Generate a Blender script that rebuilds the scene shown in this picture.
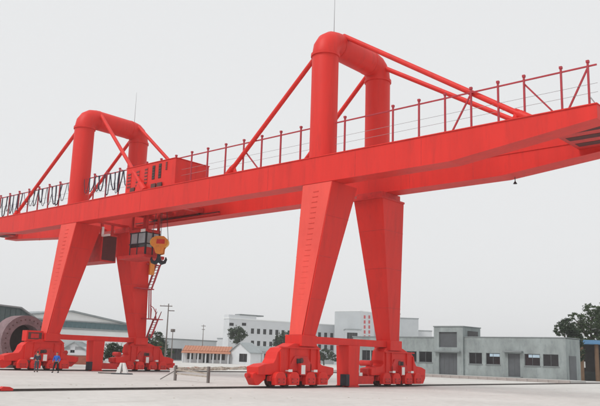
import bpy, bmesh, math, random
from mathutils import Vector, Matrix
R_ = random.Random(7)
for o in list(bpy.data.objects): bpy.data.objects.remove(o)
scn = bpy.context.scene
COL = scn.collection

# ------------------------------------------------------------------ camera
CAM = Vector((32.479, -39.019, 1.908))
YAW, PITCH, ROLL, FPX = -0.72328, 0.20059, 0.032157, 756.84      # focal length in pixels of a 600 px wide frame
fw = Vector((math.sin(YAW)*math.cos(PITCH), math.cos(YAW)*math.cos(PITCH), math.sin(PITCH)))
r0 = Vector((math.cos(YAW), -math.sin(YAW), 0)); u0 = r0.cross(fw)
rt = math.cos(ROLL)*r0 + math.sin(ROLL)*u0
up = -math.sin(ROLL)*r0 + math.cos(ROLL)*u0
cd = bpy.data.cameras.new('camera'); cam = bpy.data.objects.new('camera', cd); COL.objects.link(cam)
cd.sensor_width = 36; cd.lens = 36*FPX/600; cd.clip_start = 0.1; cd.clip_end = 6000
cam.matrix_world = Matrix(((rt.x, up.x, -fw.x, CAM.x), (rt.y, up.y, -fw.y, CAM.y), (rt.z, up.z, -fw.z, CAM.z), (0, 0, 0, 1)))
scn.camera = cam

# ------------------------------------------------------------------ sky, sun, exposure
SUN_EL, SUN_AZ = math.radians(52), math.radians(192)      # azimuth of the sun, clockwise from +Y
w = bpy.data.worlds.new('World'); scn.world = w; w.use_nodes = True
nt = w.node_tree; nt.nodes.clear()
out = nt.nodes.new('ShaderNodeOutputWorld'); bg = nt.nodes.new('ShaderNodeBackground')
sky = nt.nodes.new('ShaderNodeTexSky'); sky.sky_type = 'NISHITA'; sky.sun_disc = False
sky.sun_elevation = SUN_EL; sky.sun_rotation = SUN_AZ; sky.dust_density = 4; sky.air_density = 1
hs = nt.nodes.new('ShaderNodeHueSaturation'); hs.inputs['Saturation'].default_value = 0.1
mx = nt.nodes.new('ShaderNodeMixRGB'); mx.inputs[0].default_value = 0.9; mx.inputs[2].default_value = (8.75, 8.85, 8.95, 1)   # even cloud cover
nt.links.new(sky.outputs[0], hs.inputs['Color']); nt.links.new(hs.outputs[0], mx.inputs[1])
nt.links.new(mx.outputs[0], bg.inputs[0]); bg.inputs[1].default_value = 0.1
nt.links.new(bg.outputs[0], out.inputs[0])
sl = bpy.data.lights.new('sun', 'SUN'); sl.energy = 1.5; sl.angle = math.radians(18); sl.color = (1, .97, .93)
so = bpy.data.objects.new('sun', sl); COL.objects.link(so)
sd = Vector((math.sin(SUN_AZ)*math.cos(SUN_EL), math.cos(SUN_AZ)*math.cos(SUN_EL), math.sin(SUN_EL)))
so.rotation_euler = sd.to_track_quat('Z', 'Y').to_euler()
scn.view_settings.view_transform = 'Standard'; scn.view_settings.look = 'None'
scn.view_settings.exposure = 0.0; scn.view_settings.gamma = 1

# ------------------------------------------------------------------ pixel helpers (a pixel gives a direction; the plane it lies on gives the distance)
def ray(u, v): return rt*((u-300)/FPX) - up*((v-203)/FPX) + fw
def on(ax, val, u, v):
    d = ray(u, v); return CAM + d*((val-CAM[ax])/d[ax])
def vhor(u): return 203 + FPX*math.tan(PITCH) / math.cos(ROLL) + (u-300)*math.tan(ROLL)
def gp(u, pxm):                       # point on the ground, at the distance where a metre is pxm pixels
    p = CAM + ray(u, vhor(u))*(FPX/pxm); return Vector((p.x, p.y, 0))
def hz(u, v, pxm): return CAM.z + (vhor(u)-v)/pxm

# ------------------------------------------------------------------ materials
def mat(name, col, rough=.6, var=.12, scale=3., bump=0., col2=None, spec=.4, metal=0., stretch=(1, 1, 1), fine=40., dirt=None, dirt_amt=0.):
    m = bpy.data.materials.new(name); m.use_nodes = True; n = m.node_tree; b = n.nodes['Principled BSDF']
    b.inputs['Roughness'].default_value = rough; b.inputs['Specular IOR Level'].default_value = spec; b.inputs['Metallic'].default_value = metal
    tc = n.nodes.new('ShaderNodeTexCoord'); mp = n.nodes.new('ShaderNodeMapping'); mp.inputs['Scale'].default_value = stretch
    n.links.new(tc.outputs['Object'], mp.inputs[0])
    nz = n.nodes.new('ShaderNodeTexNoise'); nz.inputs['Scale'].default_value = scale; nz.inputs['Detail'].default_value = 6; nz.inputs['Roughness'].default_value = .65
    n.links.new(mp.outputs[0], nz.inputs['Vector'])
    rp = n.nodes.new('ShaderNodeValToRGB')
    c2 = col2 or tuple(min(1, c*(1+var)) for c in col); c1 = tuple(c*(1-var) for c in col) if not col2 else col
    rp.color_ramp.elements[0].position = .3; rp.color_ramp.elements[1].position = .7
    rp.color_ramp.elements[0].color = (*c1, 1); rp.color_ramp.elements[1].color = (*c2, 1)
    n.links.new(nz.outputs['Fac'], rp.inputs[0]); last = rp.outputs[0]
    if dirt:
        n2 = n.nodes.new('ShaderNodeTexNoise'); n2.inputs['Scale'].default_value = scale*2.3; n2.inputs['Detail'].default_value = 8; n2.inputs['Roughness'].default_value = .7
        n.links.new(mp.outputs[0], n2.inputs['Vector'])
        mr = n.nodes.new('ShaderNodeMapRange'); mr.inputs[1].default_value = .52; mr.inputs[2].default_value = .72; mr.inputs[4].default_value = dirt_amt
        n.links.new(n2.outputs['Fac'], mr.inputs[0])
        mm = n.nodes.new('ShaderNodeMixRGB'); mm.inputs[2].default_value = (*dirt, 1)
        n.links.new(mr.outputs[0], mm.inputs[0]); n.links.new(last, mm.inputs[1]); last = mm.outputs[0]
    n.links.new(last, b.inputs['Base Color'])
    if bump:
        n3 = n.nodes.new('ShaderNodeTexNoise'); n3.inputs['Scale'].default_value = fine; n3.inputs['Detail'].default_value = 4
        n.links.new(tc.outputs['Object'], n3.inputs['Vector'])
        bp = n.nodes.new('ShaderNodeBump'); bp.inputs['Strength'].default_value = bump; bp.inputs['Distance'].default_value = .03
        n.links.new(n3.outputs['Fac'], bp.inputs['Height']); n.links.new(bp.outputs[0], b.inputs['Normal'])
    return m
M = {}
RED = (.70, .027, .019)
M['red'] = mat('red_paint', RED, .5, .09, .45, .06, dirt=(.45, .022, .018), dirt_amt=.5, stretch=(1.6, 1.6, .22), fine=1.6, spec=.28)
M['red2'] = mat('red_paint_worn', (.58, .024, .02), .55, .18, 1.6, .08, dirt=(.22, .03, .025), dirt_amt=.55, fine=9)
M['pale_red'] = mat('red_paint_pale', (.78, .075, .055), .6, .1, .7, .05, dirt=(.70, .05, .04), dirt_amt=.4, stretch=(1, 1, .3), fine=6)  # paler, pinker red for the legs' outer faces and rungs
M['railred'] = mat('red_rail_paint', (.42, .03, .045), .5, .12, 2.)
M['wheel'] = mat('wheel_steel', (.10, .035, .03), .5, .3, 4.)
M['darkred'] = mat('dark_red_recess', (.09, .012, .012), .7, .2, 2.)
M['steel'] = mat('rail_steel', (.09, .075, .07), .45, .3, 3., metal=.5)
M['black'] = mat('black_rubber', (.02, .022, .03), .55, .2, 4.)
M['cable'] = mat('festoon_cable', (.035, .035, .06), .5, .2, 4.)
M['white'] = mat('white_paint', (.78, .78, .76), .5, .05, 2.)
M['orange'] = mat('orange_paint', (.75, .26, .03), .45, .12, 2., dirt=(.4, .12, .03), dirt_amt=.4)
M['yellow'] = mat('yellow_paint', (.80, .42, .05), .45, .1, 2.)
M['glass'] = mat('window_glass', (.028, .027, .03), .1, .4, .8, spec=.35)
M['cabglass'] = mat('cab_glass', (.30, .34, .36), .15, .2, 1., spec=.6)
M['gatedark'] = mat('gate_interior', (.03, .035, .035), .8, .2, 2.)
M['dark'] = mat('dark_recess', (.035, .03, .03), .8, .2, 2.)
M['concrete'] = mat('concrete_wall', (.295, .335, .335), .85, .24, .7, .4, dirt=(.19, .22, .225), dirt_amt=.85, stretch=(1, 1, .5), fine=14)
M['concrete2'] = mat('concrete_trim', (.23, .255, .26), .85, .14, .8, .2)
M['pane_reflection'] = mat('pale_reflection', (.45, .58, .68), .5, .1, 2.)  # pale blue of the reflection painted onto some window panes
M['door'] = mat('door_paint', (.105, .115, .125), .6, .15, .8)
M['wframe'] = mat('window_frame', (.11, .12, .125), .6, .1, 2.)
M['white_wall'] = mat('white_render', (.66, .68, .70), .8, .05, .3, .1, dirt=(.5, .52, .54), dirt_amt=.35)
M['pale_wall'] = mat('pale_grey_render', (.50, .53, .55), .8, .07, .3, .1)
M['pink'] = mat('red_panel', (.60, .10, .11), .6, .1, 1.)
M['tile'] = mat('roof_tile_orange', (.47, .20, .12), .75, .18, 1.5, .3, fine=8)
M['grey_roof'] = mat('roof_grey', (.30, .33, .34), .75, .12, 1., .2, fine=8)
M['white_roof'] = mat('roof_white', (.80, .82, .82), .6, .05, .4)
M['teal'] = mat('teal_cladding', (.115, .165, .17), .6, .22, .5)
M['rust'] = mat('rusty_pink_steel', (.22, .15, .16), .75, .25, 1.2, .2, dirt=(.36, .25, .26), dirt_amt=.7)
M['wood'] = mat('pole_timber', (.18, .16, .15), .8, .2, 2.)
M['pole'] = mat('grey_metal_pole', (.30, .31, .32), .5, .1, 2.)
M['leaf'] = mat('leaf_green', (.030, .055, .022), .6, .1, .8, col2=(.075, .115, .045), spec=.3)
M['leaf_d'] = mat('leaf_dark', (.020, .038, .022), .6, .1, .8, col2=(.05, .078, .035), spec=.3)
M['leaf_l'] = mat('leaf_pale', (.06, .09, .06), .6, .1, .8, col2=(.12, .16, .10), spec=.3)
M['bark'] = mat('bark', (.10, .08, .065), .9, .2, 3.)
M['kerb'] = mat('kerb_stone', (.40, .36, .34), .9, .15, 1.5, .2)
M['pave'] = mat('pavement_concrete', (.52, .52, .50), .9, .08, .6, .15)
M['rubble'] = mat('rubble_stone', (.30, .24, .19), .95, .1, 2., .2, col2=(.55, .50, .44))
M['brickrub'] = mat('rubble_brick', (.36, .12, .08), .95, .2, 2., .2)
M['blue'] = mat('blue_fascia', (.10, .24, .42), .6, .15, 1.)
M['tan'] = mat('tan_post', (.16, .095, .055), .7, .15, 2.)
M['skin'] = mat('skin', (.45, .28, .20), .6, .05, 3.)
M['hair'] = mat('hair_black', (.015, .013, .012), .6, .1, 5.)
M['c_dark'] = mat('cloth_slate', (.045, .06, .085), .9, .2, 6.)
M['c_grey'] = mat('cloth_grey', (.07, .08, .10), .9, .2, 6.)
M['c_blue'] = mat('cloth_blue', (.03, .12, .50), .85, .15, 6.)
M['c_black'] = mat('cloth_black', (.014, .015, .02), .9, .2, 6.)

def ground_mat():
    m = bpy.data.materials.new('pale_concrete_yard'); m.use_nodes = True; n = m.node_tree; b = n.nodes['Principled BSDF']
    b.inputs['Roughness'].default_value = .9; b.inputs['Specular IOR Level'].default_value = .15
    tc = n.nodes.new('ShaderNodeTexCoord')
    def noise(s, d=6, stretch=(1, 1, 1)):
        mp = n.nodes.new('ShaderNodeMapping'); mp.inputs['Scale'].default_value = stretch; n.links.new(tc.outputs['Object'], mp.inputs[0])
        z = n.nodes.new('ShaderNodeTexNoise'); z.inputs['Scale'].default_value = s; z.inputs['Detail'].default_value = d; z.inputs['Roughness'].default_value = .65
        n.links.new(mp.outputs[0], z.inputs['Vector']); return z.outputs['Fac']
    def ramp(f, a, b_, pa=.3, pb=.7):
        r = n.nodes.new('ShaderNodeValToRGB'); r.color_ramp.elements[0].position = pa; r.color_ramp.elements[1].position = pb
        r.color_ramp.elements[0].color = (*a, 1); r.color_ramp.elements[1].color = (*b_, 1); n.links.new(f, r.inputs[0]); return r.outputs[0]
    base = ramp(noise(.12, 8), (.56, .55, .525), (.68, .67, .645))
    fine = ramp(noise(2.2, 8), (.86, .86, .86), (1.05, 1.05, 1.05))
    mu = n.nodes.new('ShaderNodeMixRGB'); mu.blend_type = 'MULTIPLY'; mu.inputs[0].default_value = 1
    n.links.new(base, mu.inputs[1]); n.links.new(fine, mu.inputs[2])
    st = ramp(noise(.5, 8, (1, .35, 1)), (0, 0, 0), (.45, .45, .45), .56, .75)
    mm = n.nodes.new('ShaderNodeMixRGB'); mm.inputs[2].default_value = (.37, .35, .32, 1)
    n.links.new(st, mm.inputs[0]); n.links.new(mu.outputs[0], mm.inputs[1]); n.links.new(mm.outputs[0], b.inputs['Base Color'])
    bp = n.nodes.new('ShaderNodeBump'); bp.inputs['Strength'].default_value = .35; bp.inputs['Distance'].default_value = .03
    n.links.new(noise(9, 6), bp.inputs['Height']); n.links.new(bp.outputs[0], b.inputs['Normal'])
    return m
M['ground'] = ground_mat()

# ------------------------------------------------------------------ mesh builder
ORG = {}
class MB:
    def __init__(s): s.v = []; s.f = []
    def box(s, a, b):
        (x0, y0, z0), (x1, y1, z1) = a, b; i = len(s.v)
        s.v += [(x0,y0,z0),(x1,y0,z0),(x1,y1,z0),(x0,y1,z0),(x0,y0,z1),(x1,y0,z1),(x1,y1,z1),(x0,y1,z1)]
        s.f += [tuple(i+k for k in q) for q in ((0,3,2,1),(4,5,6,7),(0,1,5,4),(1,2,6,5),(2,3,7,6),(3,0,4,7))]; return s
    def hexa(s, bot, top):                  # 4 bottom points, 4 top points, counter-clockwise from above
        i = len(s.v); s.v += [tuple(p) for p in bot]+[tuple(p) for p in top]
        s.f += [tuple(i+k for k in q) for q in ((0,3,2,1),(4,5,6,7),(0,1,5,4),(1,2,6,5),(2,3,7,6),(3,0,4,7))]; return s
    def prism(s, pts, vec):                 # planar polygon swept by vec
        i = len(s.v); n = len(pts); v = Vector(vec)
        s.v += [tuple(p) for p in pts]+[tuple(Vector(p)+v) for p in pts]
        s.f += [tuple(i+k for k in range(n))[::-1], tuple(i+n+k for k in range(n))]
        s.f += [(i+k, i+(k+1) % n, i+n+(k+1) % n, i+n+k) for k in range(n)]; return s
    def tube(s, pts, r, n=10, cap=True):
        pts = [Vector(p) for p in pts]; rs = r if isinstance(r, (list, tuple)) else [r]*len(pts)
        i = len(s.v); prev = None
        for k, p in enumerate(pts):
            d = (pts[min(k+1, len(pts)-1)]-pts[max(k-1, 0)]).normalized()
            if prev is None:
                a = d.cross(Vector((0, 0, 1))); a = a if a.length > .05 else d.cross(Vector((1, 0, 0))); a.normalize()
            else:
                a = prev - d*prev.dot(d); a.normalize()
            prev = a; b = d.cross(a)
            s.v += [tuple(p + (a*math.cos(2*math.pi*q/n)+b*math.sin(2*math.pi*q/n))*rs[k]) for q in range(n)]
        for k in range(len(pts)-1):
            for q in range(n):
                s.f.append((i+k*n+q, i+k*n+(q+1) % n, i+(k+1)*n+(q+1) % n, i+(k+1)*n+q))
        if cap:
            s.f.append(tuple(i+q for q in range(n))[::-1]); s.f.append(tuple(i+(len(pts)-1)*n+q for q in range(n)))
        return s
    def bar(s, a, b, wd, ht=None, upv=(0, 0, 1)):   # rectangular bar
        a = Vector(a); b = Vector(b); d = (b-a).normalized(); ht = ht or wd
        x = d.cross(Vector(upv)); x = x if x.length > .02 else d.cross(Vector((0, 1, 0))); x.normalize(); y = x.cross(d)
        x *= wd/2; y *= ht/2
        i = len(s.v); s.v += [tuple(p) for p in (a-x-y, a+x-y, a+x+y, a-x+y, b-x-y, b+x-y, b+x+y, b-x+y)]
        s.f += [tuple(i+k for k in q) for q in ((0,1,2,3),(7,6,5,4),(0,4,5,1),(1,5,6,2),(2,6,7,3),(3,7,4,0))]; return s
    def quad(s, *p):
        i = len(s.v); s.v += [tuple(q) for q in p]; s.f.append(tuple(range(i, i+len(p)))); return s
    def build(s, name, m, parent=None, smooth=False, bevel=0., origin=None):
        o3 = Vector(origin) if origin is not None else (ORG[parent.name] if parent else Vector((0, 0, 0)))
        me = bpy.data.meshes.new(name); me.from_pydata([tuple(Vector(p)-o3) for p in s.v], [], s.f)
        bm = bmesh.new(); bm.from_mesh(me); bmesh.ops.recalc_face_normals(bm, faces=bm.faces); bm.to_mesh(me); bm.free()
        me.materials.append(M[m] if isinstance(m, str) else m)
        if smooth:
            for p in me.polygons: p.use_smooth = True
            me.set_sharp_from_angle(angle=math.radians(40))
        o = bpy.data.objects.new(name, me); COL.objects.link(o)
        if parent:
            o.parent = parent; o.location = o3-ORG[parent.name]
        else: o.location = o3
        ORG[o.name] = o3
        if bevel:
            b = o.modifiers.new('bevel', 'BEVEL'); b.width = bevel; b.segments = 2; b.limit_method = 'ANGLE'; b.angle_limit = math.radians(35)
        return o
def tag(o, label=None, cat=None, group=None, kind=None):
    for k, v in (('label', label), ('category', cat), ('group', group), ('kind', kind)):
        if v: o[k] = v
    return o
def thing(name, loc, label, cat, group=None):
    o = bpy.data.objects.new(name, None); COL.objects.link(o); o.location = loc; o.empty_display_size = .3
    ORG[o.name] = Vector(loc); return tag(o, label, cat, group)
def again(o, name, loc, parent):             # another copy of a part, sharing its mesh
    c = o.copy(); c.name = name; COL.objects.link(c); c.parent = parent
    c.location = Vector(loc)-ORG[parent.name]; ORG[c.name] = Vector(loc); return c

# ------------------------------------------------------------------ the setting
g = MB(); n = 24
g.quad((-1400, -1400, 0), (1400, -1400, 0), (1400, 1400, 0), (-1400, 1400, 0))
tag(g.build('ground', 'ground'), kind='structure')
LF = -30.14; GY = 6.42
for X in (0, LF):
    b = MB(); b.box((X-.28, -70, .004), (X+.28, 150, .008))
    o = b.build('rail_bed_near' if X == 0 else 'rail_bed_far', mat('rail_bed_concrete', (.44, .42, .40), .9, .2, .9, .2, dirt=(.28, .25, .23), dirt_amt=.7), None); tag(o, kind='structure')
    b = MB(); b.box((X-.09, -70, .010), (X+.09, 150, .03)); b.box((X-.02, -70, .03), (X+.02, 150, .07)); b.box((X-.045, -70, .07), (X+.045, 150, .11))
    tag(b.build('crane_rail', 'steel'), 'dark steel crane rail under the nearer red frame, crossing the whole yard' if X == 0 else 'dark steel crane rail under the farther red frame with the two men', 'rail', 'crane rails')
b = MB(); b.box((-36, 43.6, 0), (-.6, 47.9, .3)); o = b.build('pavement', 'pave'); tag(o, kind='structure')
kb = None
for i in range(29):
    x = -36+i*1.22
    if kb is None:
        m_ = MB(); m_.box((-.6, -.1, 0), (.6, .1, .33)); kb = m_.build('kerb_stone', 'kerb', o, bevel=.015); kb.location = (x+.6, 43.49, 0); ORG[kb.name] = Vector((x+.6, 43.49, 0))
    else: again(kb, 'kerb_stone', (x+.6, 43.49, 0), o)

# ------------------------------------------------------------------ gantry crane
ZT, ZB, RG = 15.29, 13.42, 1.04
XR, XL, KR, KL = 19.2, -54., 10.6, -40.
ZC, ZAX, RP = 22.95, 24.12, .95
crane = thing('gantry_crane', (-15, 3.2, 0), 'huge red double girder gantry crane on rails with two pipe arches on top', 'crane')
ZBF = 13.85
for yc, y0, y1, zb, ze in ((0, -RG, .2, ZB, 14.5), (GY, 5.4, 6.8, ZBF, 14.74)):
    p = MB()
    prof = [(XL, ZT-.06), (XR, ZT-.06), (XR, ze), (KR, zb+.05), (KL, zb+.05), (XL, 14.7)]
    p.prism([(x, y0, z) for x, z in prof], (0, y1-y0, 0))
    gd = p.build('girder', 'red', crane, bevel=.015)
    f = MB(); f.box((XL-.03, y0-.05, ZT-.06), (XR+.03, y1+.09, ZT)); f.build('top_flange', 'red', gd)
    f = MB()
    pr = [(XL, 14.7), (KL, zb+.05), (KR, zb+.05), (XR, ze), (XR, ze-.05), (KR, zb), (KL, zb), (XL, 14.65)]
    f.prism([(x, y0-.05, z) for x, z in pr], (0, y1-y0+.1, 0)); f.build('bottom_flange', 'red', gd)
    for xs in (-46., -36., -25., -19., -10.4, -4.2, 3.6, 8.6):
        f = MB(); f.box((xs-.02, y0-.008, (zb if xs < KR else 13.9)+.06), (xs+.02, y0+.02, ZT-.07)); f.build('weld_seam', 'red2', gd)
    yr = y1 if yc == 0 else y0-.3
    f = MB(); f.box((-28, yr+.001, 13.98), (-16, yr+.299, 14.08)); f.build('trolley_ledge', 'red2', gd)
    f = MB(); f.box((-28, yr+.11, 14.083), (-16, yr+.19, 14.2)); f.build('trolley_rail', 'steel', gd)
    if yc:
        f = MB(); f.box((XL, y0-.03, ZT+.003), (15.7, y0+.02, ZT+.62)); f.build('walkway_fascia', 'red', gd)
for X0, X1 in ((15.75, 19.1), (-53.6, -51.)):
    b = MB(); b.box((X0, .203, 14.78), (X1, 5.397, 15.5)); eb = b.build('end_beam', 'red2', crane, bevel=.015)
    for z in (14.86, 15.18):
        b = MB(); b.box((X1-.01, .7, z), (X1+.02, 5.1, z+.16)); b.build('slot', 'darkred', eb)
    for y in (1.2, 2.6, 4.0):
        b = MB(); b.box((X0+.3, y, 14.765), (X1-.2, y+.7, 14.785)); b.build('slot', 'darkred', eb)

# pipe arches
for X in (0, LF):
    RB = 1.0; ZE = ZAX-RB
    pts = [(X, 0, ZT-.02), (X, 0, ZE)]
    for k in (1, 2, 3): a = k*math.pi/8; pts.append((X, RB-RB*math.cos(a), ZE+RB*math.sin(a)))
    pts += [(X, RB, ZAX), (X, GY-RB, ZAX)]
    for k in (3, 2, 1): a = k*math.pi/8; pts.append((X, GY-RB+RB*math.cos(a), ZE+RB*math.sin(a)))
    pts += [(X, GY, ZE), (X, GY, ZT-.02)]
    b = MB(); b.tube(pts, RP, 28); ar = b.build('pipe_arch', 'red', crane, smooth=True)
    for yc in (0, GY):
        b = MB(); b.tube([(X, yc, ZC-.1), (X, yc, ZC+.1)], RP+.09, 28); b.build('flange_ring', 'red', ar, smooth=True)
        b = MB(); b.tube([(X, yc, ZT+.002), (X, yc, ZT+.1)], RP+.05, 28); b.build('base_ring', 'red', ar, smooth=True)
    for yy in (RB+.3, GY-RB-.3):
        b = MB(); b.tube([(X, yy-.05, ZAX), (X, yy+.05, ZAX)], RP+.02, 28); b.build('weld_band', 'red', ar, smooth=True)
    b = MB(); b.tube([(X, .9 if X == 0 else 5.7, ZAX+.4), (X, .9 if X == 0 else 5.7, ZAX+4.2)], [.03, .012], 6); b.build('lightning_rod', 'pole', ar)
    feet = ((X-(9.7 if X == 0 else 11.9), -1), (X+(15.2 if X == 0 else 11.3), 1))
    for yc in (0, GY):
        for xf, sg in feet:
            front = yc == 0 and X == LF and sg > 0
            if sg < 0: a0 = Vector((X-.45, yc, ZAX+(-.6 if yc == 0 else .15)))
            elif X == 0: a0 = Vector((.45, 1.5, ZAX+.78)) if yc == 0 else Vector((.5, GY-.2, ZAX-.1))
            else: a0 = Vector((X+.45, yc+(1.3 if yc == 0 else -.7), ZAX+.6))
            a1 = Vector((xf, yc-(.84 if front else 0), ZT+.1))
            b = MB(); b.tube([a0, a1], .175, 12); br = b.build('brace', 'red', crane, smooth=True)
            d = (a0-a1).normalized(); q = a1+d*1.1
            b = MB(); b.prism([(xf-sg*-.35, a1.y-.05, ZT+.003), (xf-sg*1.3, a1.y-.05, ZT+.003), (q.x-sg*.0, a1.y-.05, q.z+.25), (q.x+sg*.25, a1.y-.05, q.z+.12)], (0, .1, 0)); b.build('gusset', 'red', br)
            b = MB(); b.tube([a1-d*.15, a1+d*.9], .26, 12); b.build('socket', 'red', br, smooth=True)

# legs, tie beams, upper saddle
def yy(y, far): return GY-y if far else y
for X in (0, LF):
    for far in (0, 1):
        b = MB()
        def c(x, y, z): return (X+x, yy(y, far), z)
        top = [c(-.85, -1.05, ZB-.003), c(1.75, -1.05, ZB-.003), c(1.75, 1.7, ZB-.003), c(-.85, 1.7, ZB-.003)]
        bot = [c(-.58, -2.25, 2.75), c(.58, -2.25, 2.75), c(.58, -1.15, 2.75), c(-.58, -1.15, 2.75)]
        b.hexa(bot, top); lg = b.build('leg', 'red', crane, bevel=.02)
        if far:
            b = MB(); b.box((X-.7, 4.9, ZB-.001), (X+1.6, 7.2, ZBF-.003)); b.build('saddle_plate', 'red2', lg, bevel=.01)
            b = MB(); b.box((X-.9, 4.55, ZB-.14), (X+1.8, 7.5, ZB-.0035)); b.build('top_plate', 'red2', lg)
        else:
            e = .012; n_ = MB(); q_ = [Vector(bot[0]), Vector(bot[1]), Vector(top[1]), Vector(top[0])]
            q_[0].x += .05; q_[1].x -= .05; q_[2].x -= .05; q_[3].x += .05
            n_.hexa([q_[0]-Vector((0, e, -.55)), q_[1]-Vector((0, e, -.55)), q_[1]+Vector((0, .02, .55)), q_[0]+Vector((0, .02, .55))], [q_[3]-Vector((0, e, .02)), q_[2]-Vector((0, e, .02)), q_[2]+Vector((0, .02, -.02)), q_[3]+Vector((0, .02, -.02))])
            tag(n_.build('outer_face', 'pale_red', lg), 'pale pinkish red outer face of the leg')
        b = MB(); b.box((X-.72, min(yy(-2.45, far), yy(-.95, far)), 2.58), (X+.72, max(yy(-2.45, far), yy(-.95, far)), 3.28)); b.build('foot_block', 'red', lg, bevel=.03)
        for zs_ in (5.6, 8.4, 11.1):
            t_ = (zs_-2.75)/(ZB-2.75); xa, xb = -.58-.27*t_, .58+1.17*t_; ya, yb = -2.25+1.2*t_, -1.15+2.85*t_; e = .006
            b = MB(); b.box((X+xa-e, min(yy(ya-e, far), yy(yb+e, far)), zs_-.018), (X+xb+e, max(yy(ya-e, far), yy(yb+e, far)), zs_+.018)); b.build('weld_seam', 'red2', lg)
        # climbing rungs on the outer, slanted face
        if not far:
            first = None
            for k in range(26):
                z = 3.7+k*.365; t = (z-2.75)/(ZB-2.75); yo = -2.25+1.2*t; xc = .45*t
                P = (X+xc, yo-.05, z)
                if first is None:
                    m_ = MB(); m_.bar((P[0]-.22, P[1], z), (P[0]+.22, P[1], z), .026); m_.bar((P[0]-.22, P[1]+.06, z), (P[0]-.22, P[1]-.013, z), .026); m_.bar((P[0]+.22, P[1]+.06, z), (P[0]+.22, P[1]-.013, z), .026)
                    first = m_.build('rung', 'pale_red', lg, origin=P)
                else: again(first, 'rung', P, lg)
    b = MB(); b.box((X-.36, -.94, 2.78), (X+.36, GY+.94, 3.24)); tb = b.build('tie_beam', 'red', crane, bevel=.02)
    b = MB(); b.hexa([(X-.5, 2.74, .12), (X+.5, 2.74, .12), (X+.5, 3.85, .12), (X-.5, 3.85, .12)], [(X-.55, 2.64, 2.777), (X+.55, 2.64, 2.777), (X+.55, 3.92, 2.777), (X-.55, 3.92, 2.777)])
    ps = b.build('anchor_post', 'red', crane, bevel=.02)
    b = MB(); b.box((X-.55, 2.7, .012), (X+.55, 3.9, .12)); b.build('base_plate', 'red2', ps)
    b = MB(); b.box((X+.1, 2.32, .1), (X+.62, 2.7, .86)); b.build('switch_box', 'black', ps, bevel=.02)
    b = MB(); b.box((X-.1, 3.86, .2), (X+.5, 5.6, .75)); b.build('link_bar', 'red2', ps, bevel=.02)
    b = MB(); b.box((X+.1, 3.95, .76), (X+.5, 4.3, .98)); b.build('white_box', 'white', ps)

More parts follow.
